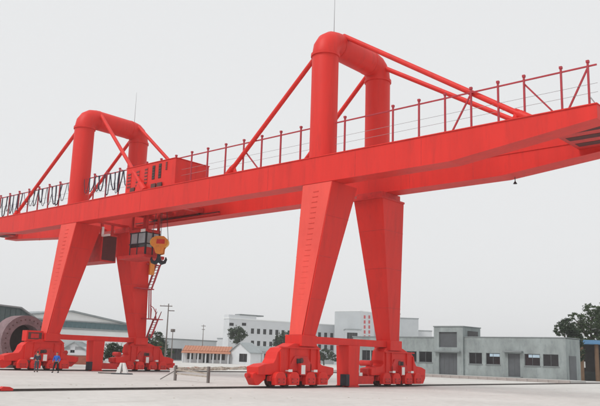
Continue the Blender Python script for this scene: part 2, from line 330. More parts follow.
# bogies
wheel_me = None
def bogie(X, far):
    def Y(y): return GY-y if far else y
    def ex(pts, x0, x1, m=MB):
        b = MB(); b.prism([(X+x0, Y(y), z) for y, z in pts], (x1-x0, 0, 0)); return b
    e = ex([(-6.0, .8), (-6.05, 1.25), (-5.5, 1.42), (-4.75, 1.5), (-4.55, 1.75), (-4.4, 2.15), (-4.05, 2.42), (-3.5, 2.52), (-2.9, 2.74), (-.75, 2.74), (-.42, 2.5), (-.3, 1.85), (-.42, 1.6), (-.1, 1.42), (1.05, 1.28), (1.05, .8)], -.5, .5)
    bg_ = e.build('bogie', 'red', crane, bevel=.03)
    # curved cheek plate and pivot
    b = ex([(-3.3, 1.02), (-3.3, 1.45), (-2.9, 1.95), (-1.7, 1.95), (-1.3, 1.45), (-1.3, 1.02)], .503, .6); b.build('cheek_plate', 'red2', bg_, bevel=.02)
    b = MB(); b.tube([(X+.59, Y(-2.3), 1.68), (X+.64, Y(-2.3), 1.68)], .17, 16); b.build('pivot_pin', 'wheel', bg_, smooth=True)
    for yr_ in (-4.2, -3.35, -1.35, -.65):          # stiffening ribs on the beam
        b = ex([(yr_-.035, 1.02), (yr_-.035, 2.2 if yr_ < -3.8 else 2.4), (yr_+.035, 2.2 if yr_ < -3.8 else 2.4), (yr_+.035, 1.02)], .502, .6); b.build('rib', 'red', bg_)
    b = ex([(-4.3, 2.42), (-4.3, 2.5), (-.45, 2.5), (-.45, 2.42)], .502, .62); b.build('rib', 'red', bg_)
    for c0 in (-3.8, -1.0):                          # two trucks, a pair of wheels each
        t = ex([(c0-1.2, .42), (c0-1.2, .72), (c0-.8, .9), (c0+.8, .9), (c0+1.2, .72), (c0+1.2, .42), (c0+.95, .42), (c0+.85, .6), (c0+.4, .6), (c0+.3, .34), (c0-.3, .34), (c0-.4, .6), (c0-.85, .6), (c0-.95, .42)], .2, .5)
        tr = t.build('truck_frame', 'red2', bg_, bevel=.02)
        t2 = ex([(c0-1.2, .42), (c0-1.2, .8), (c0+1.2, .8), (c0+1.2, .42)], -.5, -.2); t2.build('truck_frame', 'red2', bg_, bevel=.02)
        b = MB(); b.tube([(X-.55, Y(c0), .76), (X+.68, Y(c0), .76)], .13, 14); b.build('truck_pin', 'wheel', bg_, smooth=True)
        for dy in (-.62, .62):
            yw = Y(c0+dy)
            b = MB(); b.tube([(X-.16, yw, .46), (X-.1, yw, .46), (X-.1, yw, .46), (X+.1, yw, .46), (X+.1, yw, .46), (X+.16, yw, .46)], [.40, .40, .35, .35, .40, .40], 26); b.build('wheel', 'wheel', bg_, smooth=True)
            g0 = c0+dy                               # gear cover: a boxy hood with cut corners over the wheel end
            b = ex([(g0-.46, .2), (g0-.5, .62), (g0-.38, .88), (g0-.2, .98), (g0+.2, .98), (g0+.38, .88), (g0+.5, .62), (g0+.46, .2)], .503, .86); b.build('wheel_guard', 'red', bg_, bevel=.04)
            b = ex([(g0-.3, .3), (g0-.3, .62), (g0+.3, .62), (g0+.3, .3)], .861, .9); b.build('axle_cover', 'red2', bg_, bevel=.015)
            for q in ((-.22, .36), (.22, .36), (-.22, .56), (.22, .56)):
                b = MB(); b.tube([(X+.9, Y(g0+q[0]), q[1]), (X+.925, Y(g0+q[0]), q[1])], .035, 6); b.build('bolt', 'wheel', bg_)
    # rail sweeper nose, end buffer
    b = ex([(-6.05, .93), (-5.2, .93), (-5.2, .55), (-5.75, .2), (-6.0, .18), (-6.3, .6), (-6.3, .85)], -.32, .32); b.build('rail_sweeper', 'red', bg_, bevel=.03)
    b = MB(); b.tube([(X, Y(-6.28), .75), (X, Y(-6.55), .75)], .14, 12); b.build('buffer', 'red2', bg_, smooth=True)
    b = ex([(1.05, .95), (1.05, 1.28), (1.35, 1.25), (1.35, .9), (.7, .38), (.4, .38), (.4, .93)], -.3, .3); b.build('end_bracket', 'red2', bg_, bevel=.02)
    # drive motors above the trucks
    for ym in (.25,):
        b = MB(); b.tube([(X-1.05, Y(ym), 1.62), (X-.1, Y(ym), 1.62)], .21, 14); mo = b.build('motor', 'red2', bg_, smooth=True)
        b = MB(); b.box((X-.45, Y(ym)-.2, 1.2), (X-.1, Y(ym)+.2, 1.43)); b.build('motor_foot', 'red2', mo)
    for yp, zp, wy, hz_ in ((-2.4, .86, .36, .55), (-3.6, .99, .34, .15), (-1.2, .99, .34, .15)):
        b = MB(); b.box((X+.865, min(Y(yp-wy/2), Y(yp+wy/2)), zp), (X+.885, max(Y(yp-wy/2), Y(yp+wy/2)), zp+hz_)); b.box((X+.5, min(Y(yp-.05), Y(yp+.05)), zp+.02), (X+.866, max(Y(yp-.05), Y(yp+.05)), zp+.1)); b.build('label_plate', 'white', bg_)
    b = MB(); b.box((X+.5, min(Y(-2.65), Y(-2.15)), .8), (X+.864, max(Y(-2.6), Y(-2.1)), 1.52)); b.build('junction_box', 'red2', bg_)
    b = MB(); b.box((X+.59, min(Y(-2.75), Y(-2.4)), 1.5), (X+.66, max(Y(-2.75), Y(-2.4)), 1.8)); b.build('dark_opening', 'dark', bg_)
for X in (0, LF):
    for far in (0, 1): bogie(X, far)
b = MB(); b.box((LF-.4, -4.1, 2.53), (LF+.4, -2.5, 3.45)); db = b.build('drive_box', 'red', crane, bevel=.03)
b = MB(); b.box((LF+.395, -3.95, 2.7), (LF+.42, -2.65, 3.3)); b.build('door', 'wheel', db)
b = MB(); b.box((LF+.41, -3.7, 2.8), (LF+.44, -2.95, 3.2)); b.build('panel', 'red2', db)

# railing on the near girder's outer edge
YRL = .1; ZR = 17.83                                   # along the inner edge of the near girder's deck, behind columns and house
posts = []
for u in (588, 561, 524, 498, 471, 445, 419, 393, 345, 320, 301, 281, 262, 244, 226, 208, 192): posts.append(on(1, YRL, u, 70.3+(587-u)*.213).x)
x = posts[-1]-2.0
while x > -51: posts.append(x); x -= 1.97
pm = None; hookm = None
GAPS = [(-1.02, 1.02), (LF-1.02, LF+1.02)]              # the pipe columns interrupt it
for x in posts:
    if any(a < x < b_ for a, b_ in GAPS): continue
    P = (x, YRL, ZT)
    if pm is None:
        b = MB(); b.box((x-.05, YRL-.05, ZT+.002), (x+.05, YRL+.05, ZR+.2)); b.box((x-.08, YRL-.08, ZR+.2), (x+.08, YRL+.08, ZR+.34)); b.box((x-.1, YRL-.1, ZT+.002), (x+.1, YRL+.1, ZT+.03))
        pm = b.build('railing_post', 'railred', crane, origin=P)
    else: again(pm, 'railing_post', P, crane)
    if x < -22:                                        # bracket arms that carry the festoon cable
        if hookm is None:
            b = MB(); b.bar((x, YRL-.06, ZR+.22), (x+.95, YRL-.25, ZR-.12), .08); hookm = b.build('cable_bracket', 'railred', crane, origin=P)
        else: again(hookm, 'cable_bracket', P, crane)
SEG = [(-51, LF-1.0), (LF+1.0, -1.0), (1.0, 18.9)]
for x0, x1 in SEG:
    b = MB(); b.bar((x0, YRL, ZR), (x1, YRL, ZR), .08); b.build('handrail', 'railred', crane)
    for z in (ZT+1.0, ZT+1.5): b = MB(); b.tube([(x0, YRL, z), (x1, YRL, z)], .012, 5); b.build('railing_wire', 'pole', crane)
for a_, b_ in (((posts[0], ZR), (posts[1]+.2, ZT+.1)), ((posts[2], ZR-.2), (posts[1]-.4, ZT+.2)), ((posts[4], ZR), (posts[5]+.3, ZT+.1)), ((posts[13], ZR-.5), (posts[12]-.2, ZT+.2))):
    b = MB(); b.bar((a_[0], YRL+.06, a_[1]), (b_[0], YRL+.06, b_[1]), .09); b.build('railing_brace', 'railred', crane)
b = MB(); b.bar((18.4, YRL, ZT+.9), (19.15, YRL, ZT-.3), .06); b.build('end_stay', 'pole', crane)
# festoon cable loops hanging left of the trolley
x = -22.2
while x > -50:
    wdt = R_.uniform(.6, 1.15); dp = R_.uniform(1.3, 2.3); lean = R_.uniform(-.35, .35)
    pts = []
    for k in range(13):
        t = k/12; a = (t-.5)*2
        pts.append((x-wdt*t+lean*(1-a*a), YRL-.22+R_.uniform(-.03, .03), ZR-.05-dp*(1-abs(a)**2.6)))
    if abs(x-wdt/2-LF) > 1.2:
        b = MB(); b.tube(pts, R_.choice((.03, .045, .055)), 7); b.build('festoon_cable', 'cable', crane, smooth=True)
    x -= wdt*R_.uniform(.75, 1.35)

# hanging electrical room between the girders, by the far frame
er = MB(); er.box((-33.6, 2.1, 10.2), (-28.8, 3.85, 12.85)); er = er.build('hanging_room', 'red2', crane, bevel=.02)
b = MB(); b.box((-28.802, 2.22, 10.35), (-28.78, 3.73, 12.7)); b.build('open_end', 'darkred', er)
for xx in (-33.2, -29.4):
    b = MB(); b.box((xx-.12, .21, ZBF+.05), (xx+.12, 5.39, ZBF+.25)); b.box((xx-.1, 2.3, 12.84), (xx+.1, 2.5, ZBF+.07)); b.box((xx-.1, 3.5, 12.84), (xx+.1, 3.7, ZBF+.07)); b.build('hanger', 'red2', er)
b = MB(); b.box((-28.5, 1.8, 12.5), (-27.4, 2.05, 12.66)); b.box((-28.5, 1.78, 12.64), (-28.4, 2.0, ZB-.003)); b.build('strip_lamp', 'white', crane)
b = MB(); b.tube([(11.1, 6.4, ZBF+.1), (11.1, 6.4, 13.62), (11.1, 6.4, 13.45)], [.02, .03, .14], 10); b.build('hanging_lamp', 'black', crane)

# stair and platforms beside the far frame's right leg
XS = LF+1.2
def sp(u, v): p = on(0, XS, u, v); return p
a0, a1 = sp(157.5, 266), sp(149.5, 289)
l0, l1 = sp(156, 319), sp(148.5, 338)
tm = None
for q0, q1 in ((a0, a1), (l0, l1)):
    st = MB()
    for dx in (-.35, .35):
        st.bar(q0+Vector((dx, 0, 0)), q1+Vector((dx, 0, 0)), .07, .16)
        st.bar(q0+Vector((dx, .35, .75)), q1+Vector((dx, .35, .75)), .05)
        for t in (0, .5, 1): p = q0.lerp(q1, t); st.bar(p+Vector((dx, 0, 0)), p+Vector((dx, .35, .75)), .05)
    stair = st.build('stair', 'railred', crane)
    for k in range(8):
        P = q0.lerp(q1, (k+.5)/8)
        if tm is None: b = MB(); b.box((P.x-.33, P.y-.1, P.z-.02), (P.x+.33, P.y+.1, P.z+.02)); tm = b.build('tread', 'railred', stair, origin=P)
        else: again(tm, 'tread', P, stair)
pl = sp(148, 318.5); pr_ = sp(160, 318.5)
b = MB(); b.box((XS-.5, pl.y-.6, pl.z-.08), (XS+.5, pr_.y, pl.z)); plat = b.build('platform', 'railred', crane)
b = MB()
for dy in (0, 1): b.bar((XS+.45, pl.y+dy*.55, pl.z), (XS+.45, pl.y+dy*.55, pl.z+1.0), .05)
b.tube([(XS+.45, pl.y-.2, pl.z+1.3), (XS+.45, pl.y+.25, pl.z+1.05), (XS+.45, pl.y+.55, pl.z+.6), (XS+.45, pl.y+.65, pl.z)], .04, 8)
b.build('platform_rail', 'railred', plat)
pz = min(a1.z, 8.2)
b = MB(); b.box((XS-.5, a1.y-1.9, a1.z-.1), (XS+.5, a1.y+.2, a1.z)); b.build('platform', 'railred', crane)
b = MB(); b.bar((XS, a1.y-.05, a1.z), (XS, pl.y+.1, pl.z), .08); b.bar((XS+.3, a1.y-.05, a1.z), (XS+.3, pl.y+.1, pl.z), .08); b.build('wall_ladder', 'railred', crane)
b = MB(); b.box((XS-.45, a0.y-1.6, a0.z-.02), (XS+.45, a0.y+.1, a0.z+.06)); b.build('platform', 'railred', crane)
o = on(0, XS+.5, 152, 268); b = MB(); b.box((o.x-.1, o.y-.3, o.z-.7), (o.x+.1, o.y+.25, o.z+.7)); b.build('notice_board', 'orange', crane)

# ------------------------------------------------------------------ trolley with house and driver's cab
TX0, TX1, TY0, TY1 = -21.95, -15.25, -.55, 3.1
b = MB(); b.box((TX0, TY0, ZT+.005), (TX1, TY1, 17.66)); hs_ = b.build('electrical_house', 'red', crane, bevel=.03)
b = MB(); b.box((TX0-.05, TY0-.05, 17.663), (TX1+.05, TY1+.05, 17.72)); b.build('roof', 'red', hs_, bevel=.01)
for k, (xx, wv, z0, z1) in enumerate(((-21.45, .5, 15.8, 17.2), (-20.25, .45, 15.8, 17.3), (-19.1, .4, 15.9, 17.35), (-18.1, .35, 16.2, 17.4), (-17.25, .35, 16.2, 17.45), (-16.4, .22, 16.8, 17.5))):
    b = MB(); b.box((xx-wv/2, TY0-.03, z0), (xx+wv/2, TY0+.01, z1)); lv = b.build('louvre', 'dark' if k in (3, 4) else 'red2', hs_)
    for q in range(5):
        zz = z0+(q+.5)*(z1-z0)/5; b = MB(); b.box((xx-wv/2+.02, TY0-.055, zz-.06), (xx+wv/2-.02, TY0-.025, zz+.03)); b.build('slat', 'wheel', lv)
for xx in (-20.8, -19.5, -17.9, -17.1):
    b = MB(); b.box((xx-.3, TY0-.14, ZT+.004), (xx+.3, TY0-.058, ZT+.5)); b.build('cable_box', 'wheel', hs_)
tro = thing('trolley', (-22, 3.1, 14.2), 'red hoist trolley between the two girders with driver cab slung below it', 'trolley')
b = MB(); X0, X1 = -25.6, -18.2
for yy_ in (.35, 5.25): b.box((X0, yy_-.1, 14.3), (X1, yy_+.1, 14.75))
for xx in (X0+.3, -22.3, X1-.3): b.box((xx-.2, .44, 14.35), (xx+.2, 5.16, 14.7))
b.box((X0+.1, .9, 14.703), (X1-.1, 4.9, 14.78))
tf = b.build('trolley_frame', 'red2', tro)
for yy_ in (.35, 5.25):
    for xx in (X0+.6, X1-.6):
        b = MB(); b.tube([(xx, yy_-.09, 14.4), (xx, yy_+.09, 14.4)], .2, 18); b.build('wheel', 'wheel', tf, smooth=True)
b = MB(); b.tube([(-21.4, 1.8, 15.25), (-21.4, 4.5, 15.25)], .42, 20); b.build('rope_drum', 'red2', tro, smooth=True)
b = MB(); b.box((-21.9, 1.5, 14.783), (-20.9, 1.78, 15.6)); b.box((-21.9, 4.52, 14.783), (-20.9, 4.8, 15.6)); b.build('drum_stand', 'red2', tro)
# suspended cab
CX0, CX1, CY0, CY1, CZ0, CZ1 = -25.0, -22.55, 2.5, 4.1, 10.45, 12.85
b = MB(); b.box((CX0, CY0, CZ0), (CX1, CY1, CZ0+.75)); b.box((CX0, CY0, CZ1-.3), (CX1, CY1, CZ1)); b.box((CX0, CY0, CZ0+.7), (CX0+.15, CY1, CZ1-.25)); b.box((CX0+.1, CY1-.1, CZ0+.7), (CX1-.1, CY1, CZ1-.25))
cab = b.build('cab', 'red2', tro, bevel=.02)
b = MB()
for xx in (CX0+.2, CX0+1.25, CX1-.05): b.box((xx-.07, CY0-.01, CZ0+.02), (xx+.07, CY0+.12, CZ1-.28))
for yy_ in (CY0+.8, CY1-.07): b.box((CX1-.1, yy_-.06, CZ0+.02), (CX1+.02, yy_+.06, CZ1-.28))
b.box((CX0, CY0-.012, CZ0+1.02), (CX1+.02, CY0+.1, CZ0+1.12)); b.box((CX1-.1, CY0, CZ0+1.02), (CX1+.022, CY1, CZ0+1.12))
b.box((CX0, CY0-.014, CZ1-.36), (CX1+.02, CY0+.1, CZ1-.26))
b.build('window_frame', 'black', cab)
for (x0, x1) in ((CX0+.27, CX0+1.18), (CX0+1.32, CX1-.12)):
    for z0, z1 in ((CZ0+.2, CZ0+1.02), (CZ0+1.12, CZ1-.36)):
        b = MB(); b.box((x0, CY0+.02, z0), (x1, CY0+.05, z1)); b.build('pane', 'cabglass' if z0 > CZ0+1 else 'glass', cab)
for y0, y1 in ((CY0+.1, CY0+.74), (CY0+.86, CY1-.13)):
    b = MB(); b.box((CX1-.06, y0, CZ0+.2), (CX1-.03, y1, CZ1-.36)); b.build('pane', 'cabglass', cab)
b = MB(); b.box((CX0-.9, CY0-.5, CZ0-.28), (CX1+.55, CY1+.2, CZ0-.003)); b.build('cab_platform', 'red2', tro, bevel=.02)
for xx in (CX0+.15, CX1-.15):
    for yy_ in (CY0+.15, CY1-.15):
        b = MB(); b.box((xx-.09, yy_-.09, CZ1-.002), (xx+.09, yy_+.09, 14.36)); b.build('cab_hanger', 'red2', tro)
b = MB(); b.box((CX1-.75, CY0-.08, CZ1-.28), (CX1-.1, CY0-.016, CZ1-.02)); b.build('white_plate', 'white', tro)

# ------------------------------------------------------------------ hook block on its ropes
HX, HY = -21.35, 3.15
hk = thing('hook_block', (HX, HY, 9.7), 'orange and yellow hook block with black double hook, hanging beside the cab', 'hook block')
axv = Vector((.75, .66, 0)).normalized(); nv = Vector((.66, -.75, 0)).normalized()     # block face turned a little
def hp(a, z, d=0): p = Vector((HX, HY, z))+axv*a+nv*d; return tuple(p)
plate = [(-.72, 11.25), (-.66, 11.9), (-.3, 12.1), (.4, 12.1), (.68, 11.85), (.66, 11.3), (.45, 11.0), (.42, 10.55), (.1, 10.45), (-.25, 10.55), (-.42, 11.0)]
for d in (.3, -.38):
    b = MB(); b.prism([hp(a, z, d) for a, z in plate], nv*.08); b.build('cheek_plate', 'orange', hk, bevel=.015)
b = MB(); b.prism([hp(a, z, .382) for a, z in ((-.25, 11.4), (-.2, 11.8), (.5, 11.8), (.5, 11.4))], nv*.03); b.build('red_panel', 'red2', hk)
for a in (-.42, .4):
    b = MB(); b.tube([hp(a, 11.55, -.29), hp(a, 11.55, .29)], .42, 20); b.build('sheave', 'yellow', hk, smooth=True)
b = MB(); b.tube([hp(.02, 10.95, -.42), hp(.02, 10.95, .44)], .2, 14); b.build('crosshead', 'orange', hk, smooth=True)
b = MB(); b.tube([hp(0, 10.9), hp(0, 10.2)], [.14, .16], 12); b.build('shank', 'black', hk, smooth=True)
b = MB()
for s in (-1, 1):
    pts = [hp(0, 10.25), hp(s*.08, 9.9), hp(s*.3, 9.72), hp(s*.55, 9.8), hp(s*.66, 10.05), hp(s*.62, 10.25)]
    b.tube(pts, [.17, .19, .19, .16, .11, .04], 12)
b.build('double_hook', 'black', hk, smooth=True)
for a in (-.78, -.12, .06, .76):
    for d in (-.15, .15):
        b = MB(); b.tube([hp(a, 11.6, d), hp(a*.5, 15.0, d)], .016, 6); b.build('rope', 'steel', hk)

# ------------------------------------------------------------------ buildings
def facade(A, B):
    A = Vector(A); B = Vector(B); A.z = B.z = 0; ud = (B-A).normalized(); nd = Vector((ud.y, -ud.x, 0))
    if nd.dot(CAM-A) < 0: nd = -nd
    return A, ud, nd, (B-A).length
def uv2sz(F, u, v):                       # where a pixel's ray meets the facade plane
    A, ud, nd, L = F; d = ray(u, v); t = (A-CAM).dot(nd)/d.dot(nd); p = CAM+d*t; return (p-A).dot(ud), p.z
def wall_open(F, H, holes, name, m, parent, depth=.18, z0=0.):   # wall face with real openings and reveals
    A, ud, nd, L = F
    xs = sorted({0, L, *[h[0] for h in holes], *[h[1] for h in holes]}); zs = sorted({z0, H, *[h[2] for h in holes], *[h[3] for h in holes]})
    b = MB()
    def P(s, z, d=0): return A+ud*s+Vector((0, 0, z))-nd*d
    for i in range(len(xs)-1):
        for j in range(len(zs)-1):
            cx, cz = (xs[i]+xs[i+1])/2, (zs[j]+zs[j+1])/2
            if any(h[0] < cx < h[1] and h[2] < cz < h[3] for h in holes): continue
            b.quad(P(xs[i], zs[j]), P(xs[i+1], zs[j]), P(xs[i+1], zs[j+1]), P(xs[i], zs[j+1]))
    for s0, s1, a, c in holes:
        b.quad(P(s0, a), P(s1, a), P(s1, a, depth), P(s0, a, depth)); b.quad(P(s0, c), P(s1, c), P(s1, c, depth), P(s0, c, depth))
        b.quad(P(s0, a), P(s0, c), P(s0, c, depth), P(s0, a, depth)); b.quad(P(s1, a), P(s1, c), P(s1, c, depth), P(s1, a, depth))
    return b.build(name, m, parent)
def fbox(F, s0, s1, z0, z1, d0, d1):      # box in facade coordinates, d = behind the face
    A, ud, nd, L = F
    q = [A+ud*s-nd*d for s, d in ((s0, d0), (s1, d0), (s1, d1), (s0, d1))]
    b = MB(); b.hexa([p+Vector((0, 0, z0)) for p in q], [p+Vector((0, 0, z1)) for p in q]); return b
def shell(F, H, D, parent, m, name='wall', z0=0.):   # the other three walls
    A, ud, nd, L = F; a, b_, c_, d_ = A, A+ud*L, A+ud*L-nd*D, A-nd*D; k = MB(); h = Vector((0, 0, H)); e = Vector((0, 0, z0))
    for p, q in ((b_, c_), (c_, d_), (d_, a)): k.quad(p+e, q+e, q+h, p+h)
    return k.build(name, m, parent)
def window(F, h, parent, frame='wframe', glass='glass', nx=2, nz=1, sill=True, dp=.15, fr=.06):
    s0, s1, a, c = h; b = MB()
    def add(x): b.v.extend([]); i = len(b.v); b.v += x.v; b.f += [tuple(i+k for k in f) for f in x.f]
    e = .004
    add(fbox(F, s0+e, s0+fr, a+e, c-e, dp-.08, dp-.005)); add(fbox(F, s1-fr, s1-e, a+e, c-e, dp-.08, dp-.005))
    add(fbox(F, s0+fr, s1-fr, a+e, a+fr, dp-.08, dp-.005)); add(fbox(F, s0+fr, s1-fr, c-fr, c-e, dp-.08, dp-.005))
    for k in range(1, nx): x = s0+(s1-s0)*k/nx; add(fbox(F, x-fr/2, x+fr/2, a+fr, c-fr, dp-.075, dp-.01))
    for k in range(1, nz): z = a+(c-a)*k/nz; add(fbox(F, s0+fr, s1-fr, z-fr/2, z+fr/2, dp-.07, dp-.012))
    wnd = b.build('window', frame, parent)
    for i in range(nx):
        x0, x1 = s0+(s1-s0)*i/nx+.01, s0+(s1-s0)*(i+1)/nx-.01
        p = fbox(F, x0, x1, a+.01, c-.01, dp-.04, dp-.02); p.build('pane', glass, wnd)
    if sill: p = fbox(F, s0-.08, s1+.08, a-.09, a-.004, -.07, .03); p.build('sill', 'concrete2' if frame == 'wframe' else 'white_wall', wnd)
    return wnd
def flat_roof(F, H, D, parent, m, th=.12, over=.0):
    p = fbox(F, -over, F[3]+over, H-.02, H+th, -over, D+over); return p.build('roof', m, parent, bevel=.01)

# --- the concrete building on the right
BY = 48.
F1 = facade((-33.5, BY, 0), (-2.8, BY, 0)); H1 = 5.0
gb = thing('concrete_building', (-18, BY, 0), 'low grey unfinished concrete building with flat roof and raised square block, at right', 'building')
hl = []
def hole(F, x0, y0, x1, y1):
    s0, za = uv2sz(F, x0, y0); s1, zb = uv2sz(F, x1, y1); return (s0, s1, min(za, zb), max(za, zb))
def clampz(h, z0, z1): return (h[0], h[1], z0, z1)
wins = [(362, 370), (371, 381), (384, 394), (406.5, 416.5), (419, 432), (469, 482), (486, 500), (524.5, 540), (543, 558.5)]
T0, T1 = -20.13, -15.9
holes_w = []
for a_, b_ in wins:
    s0 = uv2sz(F1, a_, 358)[0]; s1 = uv2sz(F1, b_, 358)[0]; holes_w.append((s0, s1, 1.75, 3.12))
d2 = (uv2sz(F1, 508, 360)[0], uv2sz(F1, 520, 360)[0], .31, 3.1)
# left wing (left of the block), right wing
def sub(F, s0, s1):
    A, ud, nd, L = F; return (A+ud*s0, ud, nd, s1-s0)
sT0, sT1 = T0+33.5, T1+33.5
FL = sub(F1, 0, sT0); FR = sub(F1, sT1, F1[3])
hL = [h for h in holes_w if h[1] < sT0]; hR = [(h[0]-sT1, h[1]-sT1, h[2], h[3]) for h in holes_w if h[0] > sT1]
dR = (d2[0]-sT1, d2[1]-sT1, .31, 3.1)
wall_open(FL, H1-.1, hL, 'wall', 'concrete', gb); wall_open(FR, H1, hR+[dR], 'wall', 'concrete', gb)
for h in hL: window(FL, h, gb, nx=2, nz=1, frame='wframe')
for k, h in enumerate(hR):
    wn = window(FR, h, gb, nx=2, nz=1)
    if k in (1, 2):                                   # pale blue light reflection painted as a panel on the upper glass
        p = fbox(FR, h[0]+.25*(h[1]-h[0]), h[1]-.08, h[3]-.42, h[3]-.07, .08, .1); p.build('pane_reflection', 'pane_reflection', wn)
shell(F1, H1-.06, 4.2, gb, 'concrete')
p = fbox(F1, -.1, sT0-.002, H1-.1, H1+.05, -.06, 4.25); p.build('roof', 'concrete2', gb, bevel=.01)
p = fbox(F1, sT1+.002, F1[3]+.06, H1, H1+.1, -.06, 4.25); p.build('roof', 'concrete2', gb, bevel=.01)
# block with upper window and doorway, a little proud of the wings
FT = (F1[0]+F1[1]*sT0+F1[2]*.3, F1[1], F1[2], sT1-sT0); HT = 6.3; LT = FT[3]
dT = (.75, LT-.85, .31, 3.0); wT = (.75, LT-.85, 3.72, 5.65)
wall_open(FT, HT, [dT, wT], 'wall', 'concrete', gb, depth=.3); shell(FT, HT, 4.6, gb, 'concrete')
p = fbox(FT, -.08, LT+.08, HT, HT+.12, -.08, 4.7); p.build('roof', 'concrete2', gb, bevel=.01)
p = fbox(FT, .2, LT-.3, 3.1, 3.26, -.45, .02); p.build('canopy', 'concrete2', gb, bevel=.01)
p = fbox(FT, dT[0]+.004, dT[1]-.004, dT[2], dT[3]-.004, .2, .27); dd = p.build('door', 'door', gb)
for k in range(1, 4): p = fbox(FT, dT[0]+(dT[1]-dT[0])*k/4-.03, dT[0]+(dT[1]-dT[0])*k/4+.03, .16, 2.96, .18, .205); p.build('rail_strip', 'wframe', dd)
p = fbox(FT, wT[0]+.004, wT[1]-.004, wT[2]+.004, wT[3]-.004, .2, .27); dd = p.build('shutter', 'door', gb)
for k in range(1, 9): z = wT[2]+(wT[3]-wT[2])*k/9; p = fbox(FT, wT[0]+.02, wT[1]-.02, z-.03, z+.03, .18, .203); p.build('slat', 'wframe', dd)
# dark window on the block's right flank
FS = facade((T1+.002, BY-.3, 0), (T1+.002, BY+4.3, 0))
p = fbox(FS, 1.2, 3.9, 5.12, 5.85, -.03, .05); p.build('side_window', 'glass', gb)
p = fbox(FR, dR[0]+.004, dR[1]-.004, .312, dR[3]-.004, .1, .16); dd = p.build('door', 'door', gb)
p = fbox(FR, (dR[0]+dR[1])/2-.03, (dR[0]+dR[1])/2+.03, .15, 3.05, .08, .102); p.build('meeting_strip', 'wframe', dd)
p = fbox(FR, dR[0]-.45, dR[1]+.45, 3.24, 3.42, -.55, .02); p.build('canopy', 'concrete2', gb, bevel=.01)
p = fbox(FR, dR[0]-.3, dR[1]+.3, .302, .4, -.6, -.003); p.build('step', 'concrete2', gb)
FE = facade((-2.798, BY, 0), (-2.798, BY+9, 0))
p = fbox(FE, .8, 2.9, .0, 3.0, -.03, .06); p.build('side_door', 'door', gb)

# --- white three-storey building in the centre
def wbuild(name, label, A, B, H, D, m, rows, holes_px=None, cat='building', roof='grey_roof', nx=2, frame='wframe'):
    F = facade(A, B); t = thing(name, (A+B)/2, label, cat)
    wall_open(F, H, rows, 'wall', m, t, .16); shell(F, H-.04, D, t, m)
    for h in rows: window(F, h, t, frame=frame, nx=nx, sill=False)
    flat_roof(F, H, D, t, roof, .25, .12); return t, F
A = gp(227.5, 3.6); B = gp(346, 3.2)
Fw = facade(A, B); Hh = hz(256, 320.8, 3.5)
sL = uv2sz(Fw, 256, 340)[0]
rows = []
for vt, vb in ((328.3, 333.8), (340.5, 346)):
    for k in range(15):
        u = 252.5+6.1*k
        if u > 342: break
        dv = (u-252)*.058
        s0, z1 = uv2sz(Fw, u-1.45, vt+dv); s1, z0 = uv2sz(Fw, u+1.45, vb+dv); rows.append((s0, s1, z0, z1))
t, Fw = wbuild('office_building', 'long white three storey building with rows of small windows behind the near crane leg', A, B, Hh, 2.8, 'white_wall', rows, roof='white_roof', nx=2)
# raised stair head at its left end
p = fbox(Fw, -.02, sL, Hh+.26, Hh+1.15, .3, 2.7); p.build('stair_head', 'white_wall', t)
p = fbox(Fw, uv2sz(Fw, 240, 320)[0], sL+2.5, Hh+1.16, Hh+1.5, .2, 2.7); p.build('roof_slab', 'concrete2', t)
for u in (231.5, 244): s, z = uv2sz(Fw, u, 324.5); p = fbox(Fw, s-.7, s+.7, z-.35, z+.45, -.04, .02); p.build('vent', 'glass', t)
# --- annex grey with dark window, pale tower with red panels, slab block behind the far leg
A = gp(345, 3.5); B = gp(361, 3.5); F = facade(A, B)
t, F = wbuild('grey_annex', 'small grey flat roofed block with one dark window, left of the red panelled tower', A, B, hz(352, 330, 3.5), 8, 'pale_wall', [(uv2sz(F, 347, 336)[0], uv2sz(F, 357.5, 336)[0], hz(352, 341, 3.5), hz(352, 333, 3.5))], nx=4)
A = gp(359.5, 3.4); B = gp(374, 3.3); F = facade(A, B); Hh = hz(366, 312.5, 3.35)
tw = thing('panel_tower', (A+B)/2, 'pale narrow tower with grid of small red panels, between the near crane legs', 'building')
wall_open(F, Hh, [], 'wall', 'white_wall', tw); shell(F, Hh-.03, 9, tw, 'pale_wall'); flat_roof(F, Hh, 9, tw, 'white_roof', .2, .05)
for j in range(5):
    for i in range(2):
        s, z = uv2sz(F, 364.6+i*4.6, 317+j*5.0); p = fbox(F, s-.48, s+.48, z-.48, z+.48, -.05, .03); p.build('red_panel', 'pink', tw)
A2 = B; C2 = gp(400, 3.3); F = facade(A2+Vector((.05, .05, 0)), C2)
t, F = wbuild('grey_block', 'plain pale grey block joined to the right side of the red panelled tower', A2+Vector((.05, .05, 0)), C2, Hh-.15, 8, 'pale_wall', [(uv2sz(F, 374.6, 330)[0]+.3, uv2sz(F, 377, 330)[0], hz(375, 330, 3.3), hz(375, 324, 3.3))], nx=1)
A = gp(398, 3.1); B = gp(418.5, 3.1)
t, F = wbuild('slab_block', 'pale blue grey block above the concrete building, right of the near crane leg', A, B, hz(408, 319, 3.1), 9, 'pale_wall', [])
A = gp(418.8, 3.0); B = gp(432, 3.0)
t, F = wbuild('white_shed', 'low white block on the skyline left of the raised concrete block', A, B, hz(425, 331.5, 3.0), 9, 'white_wall', [])

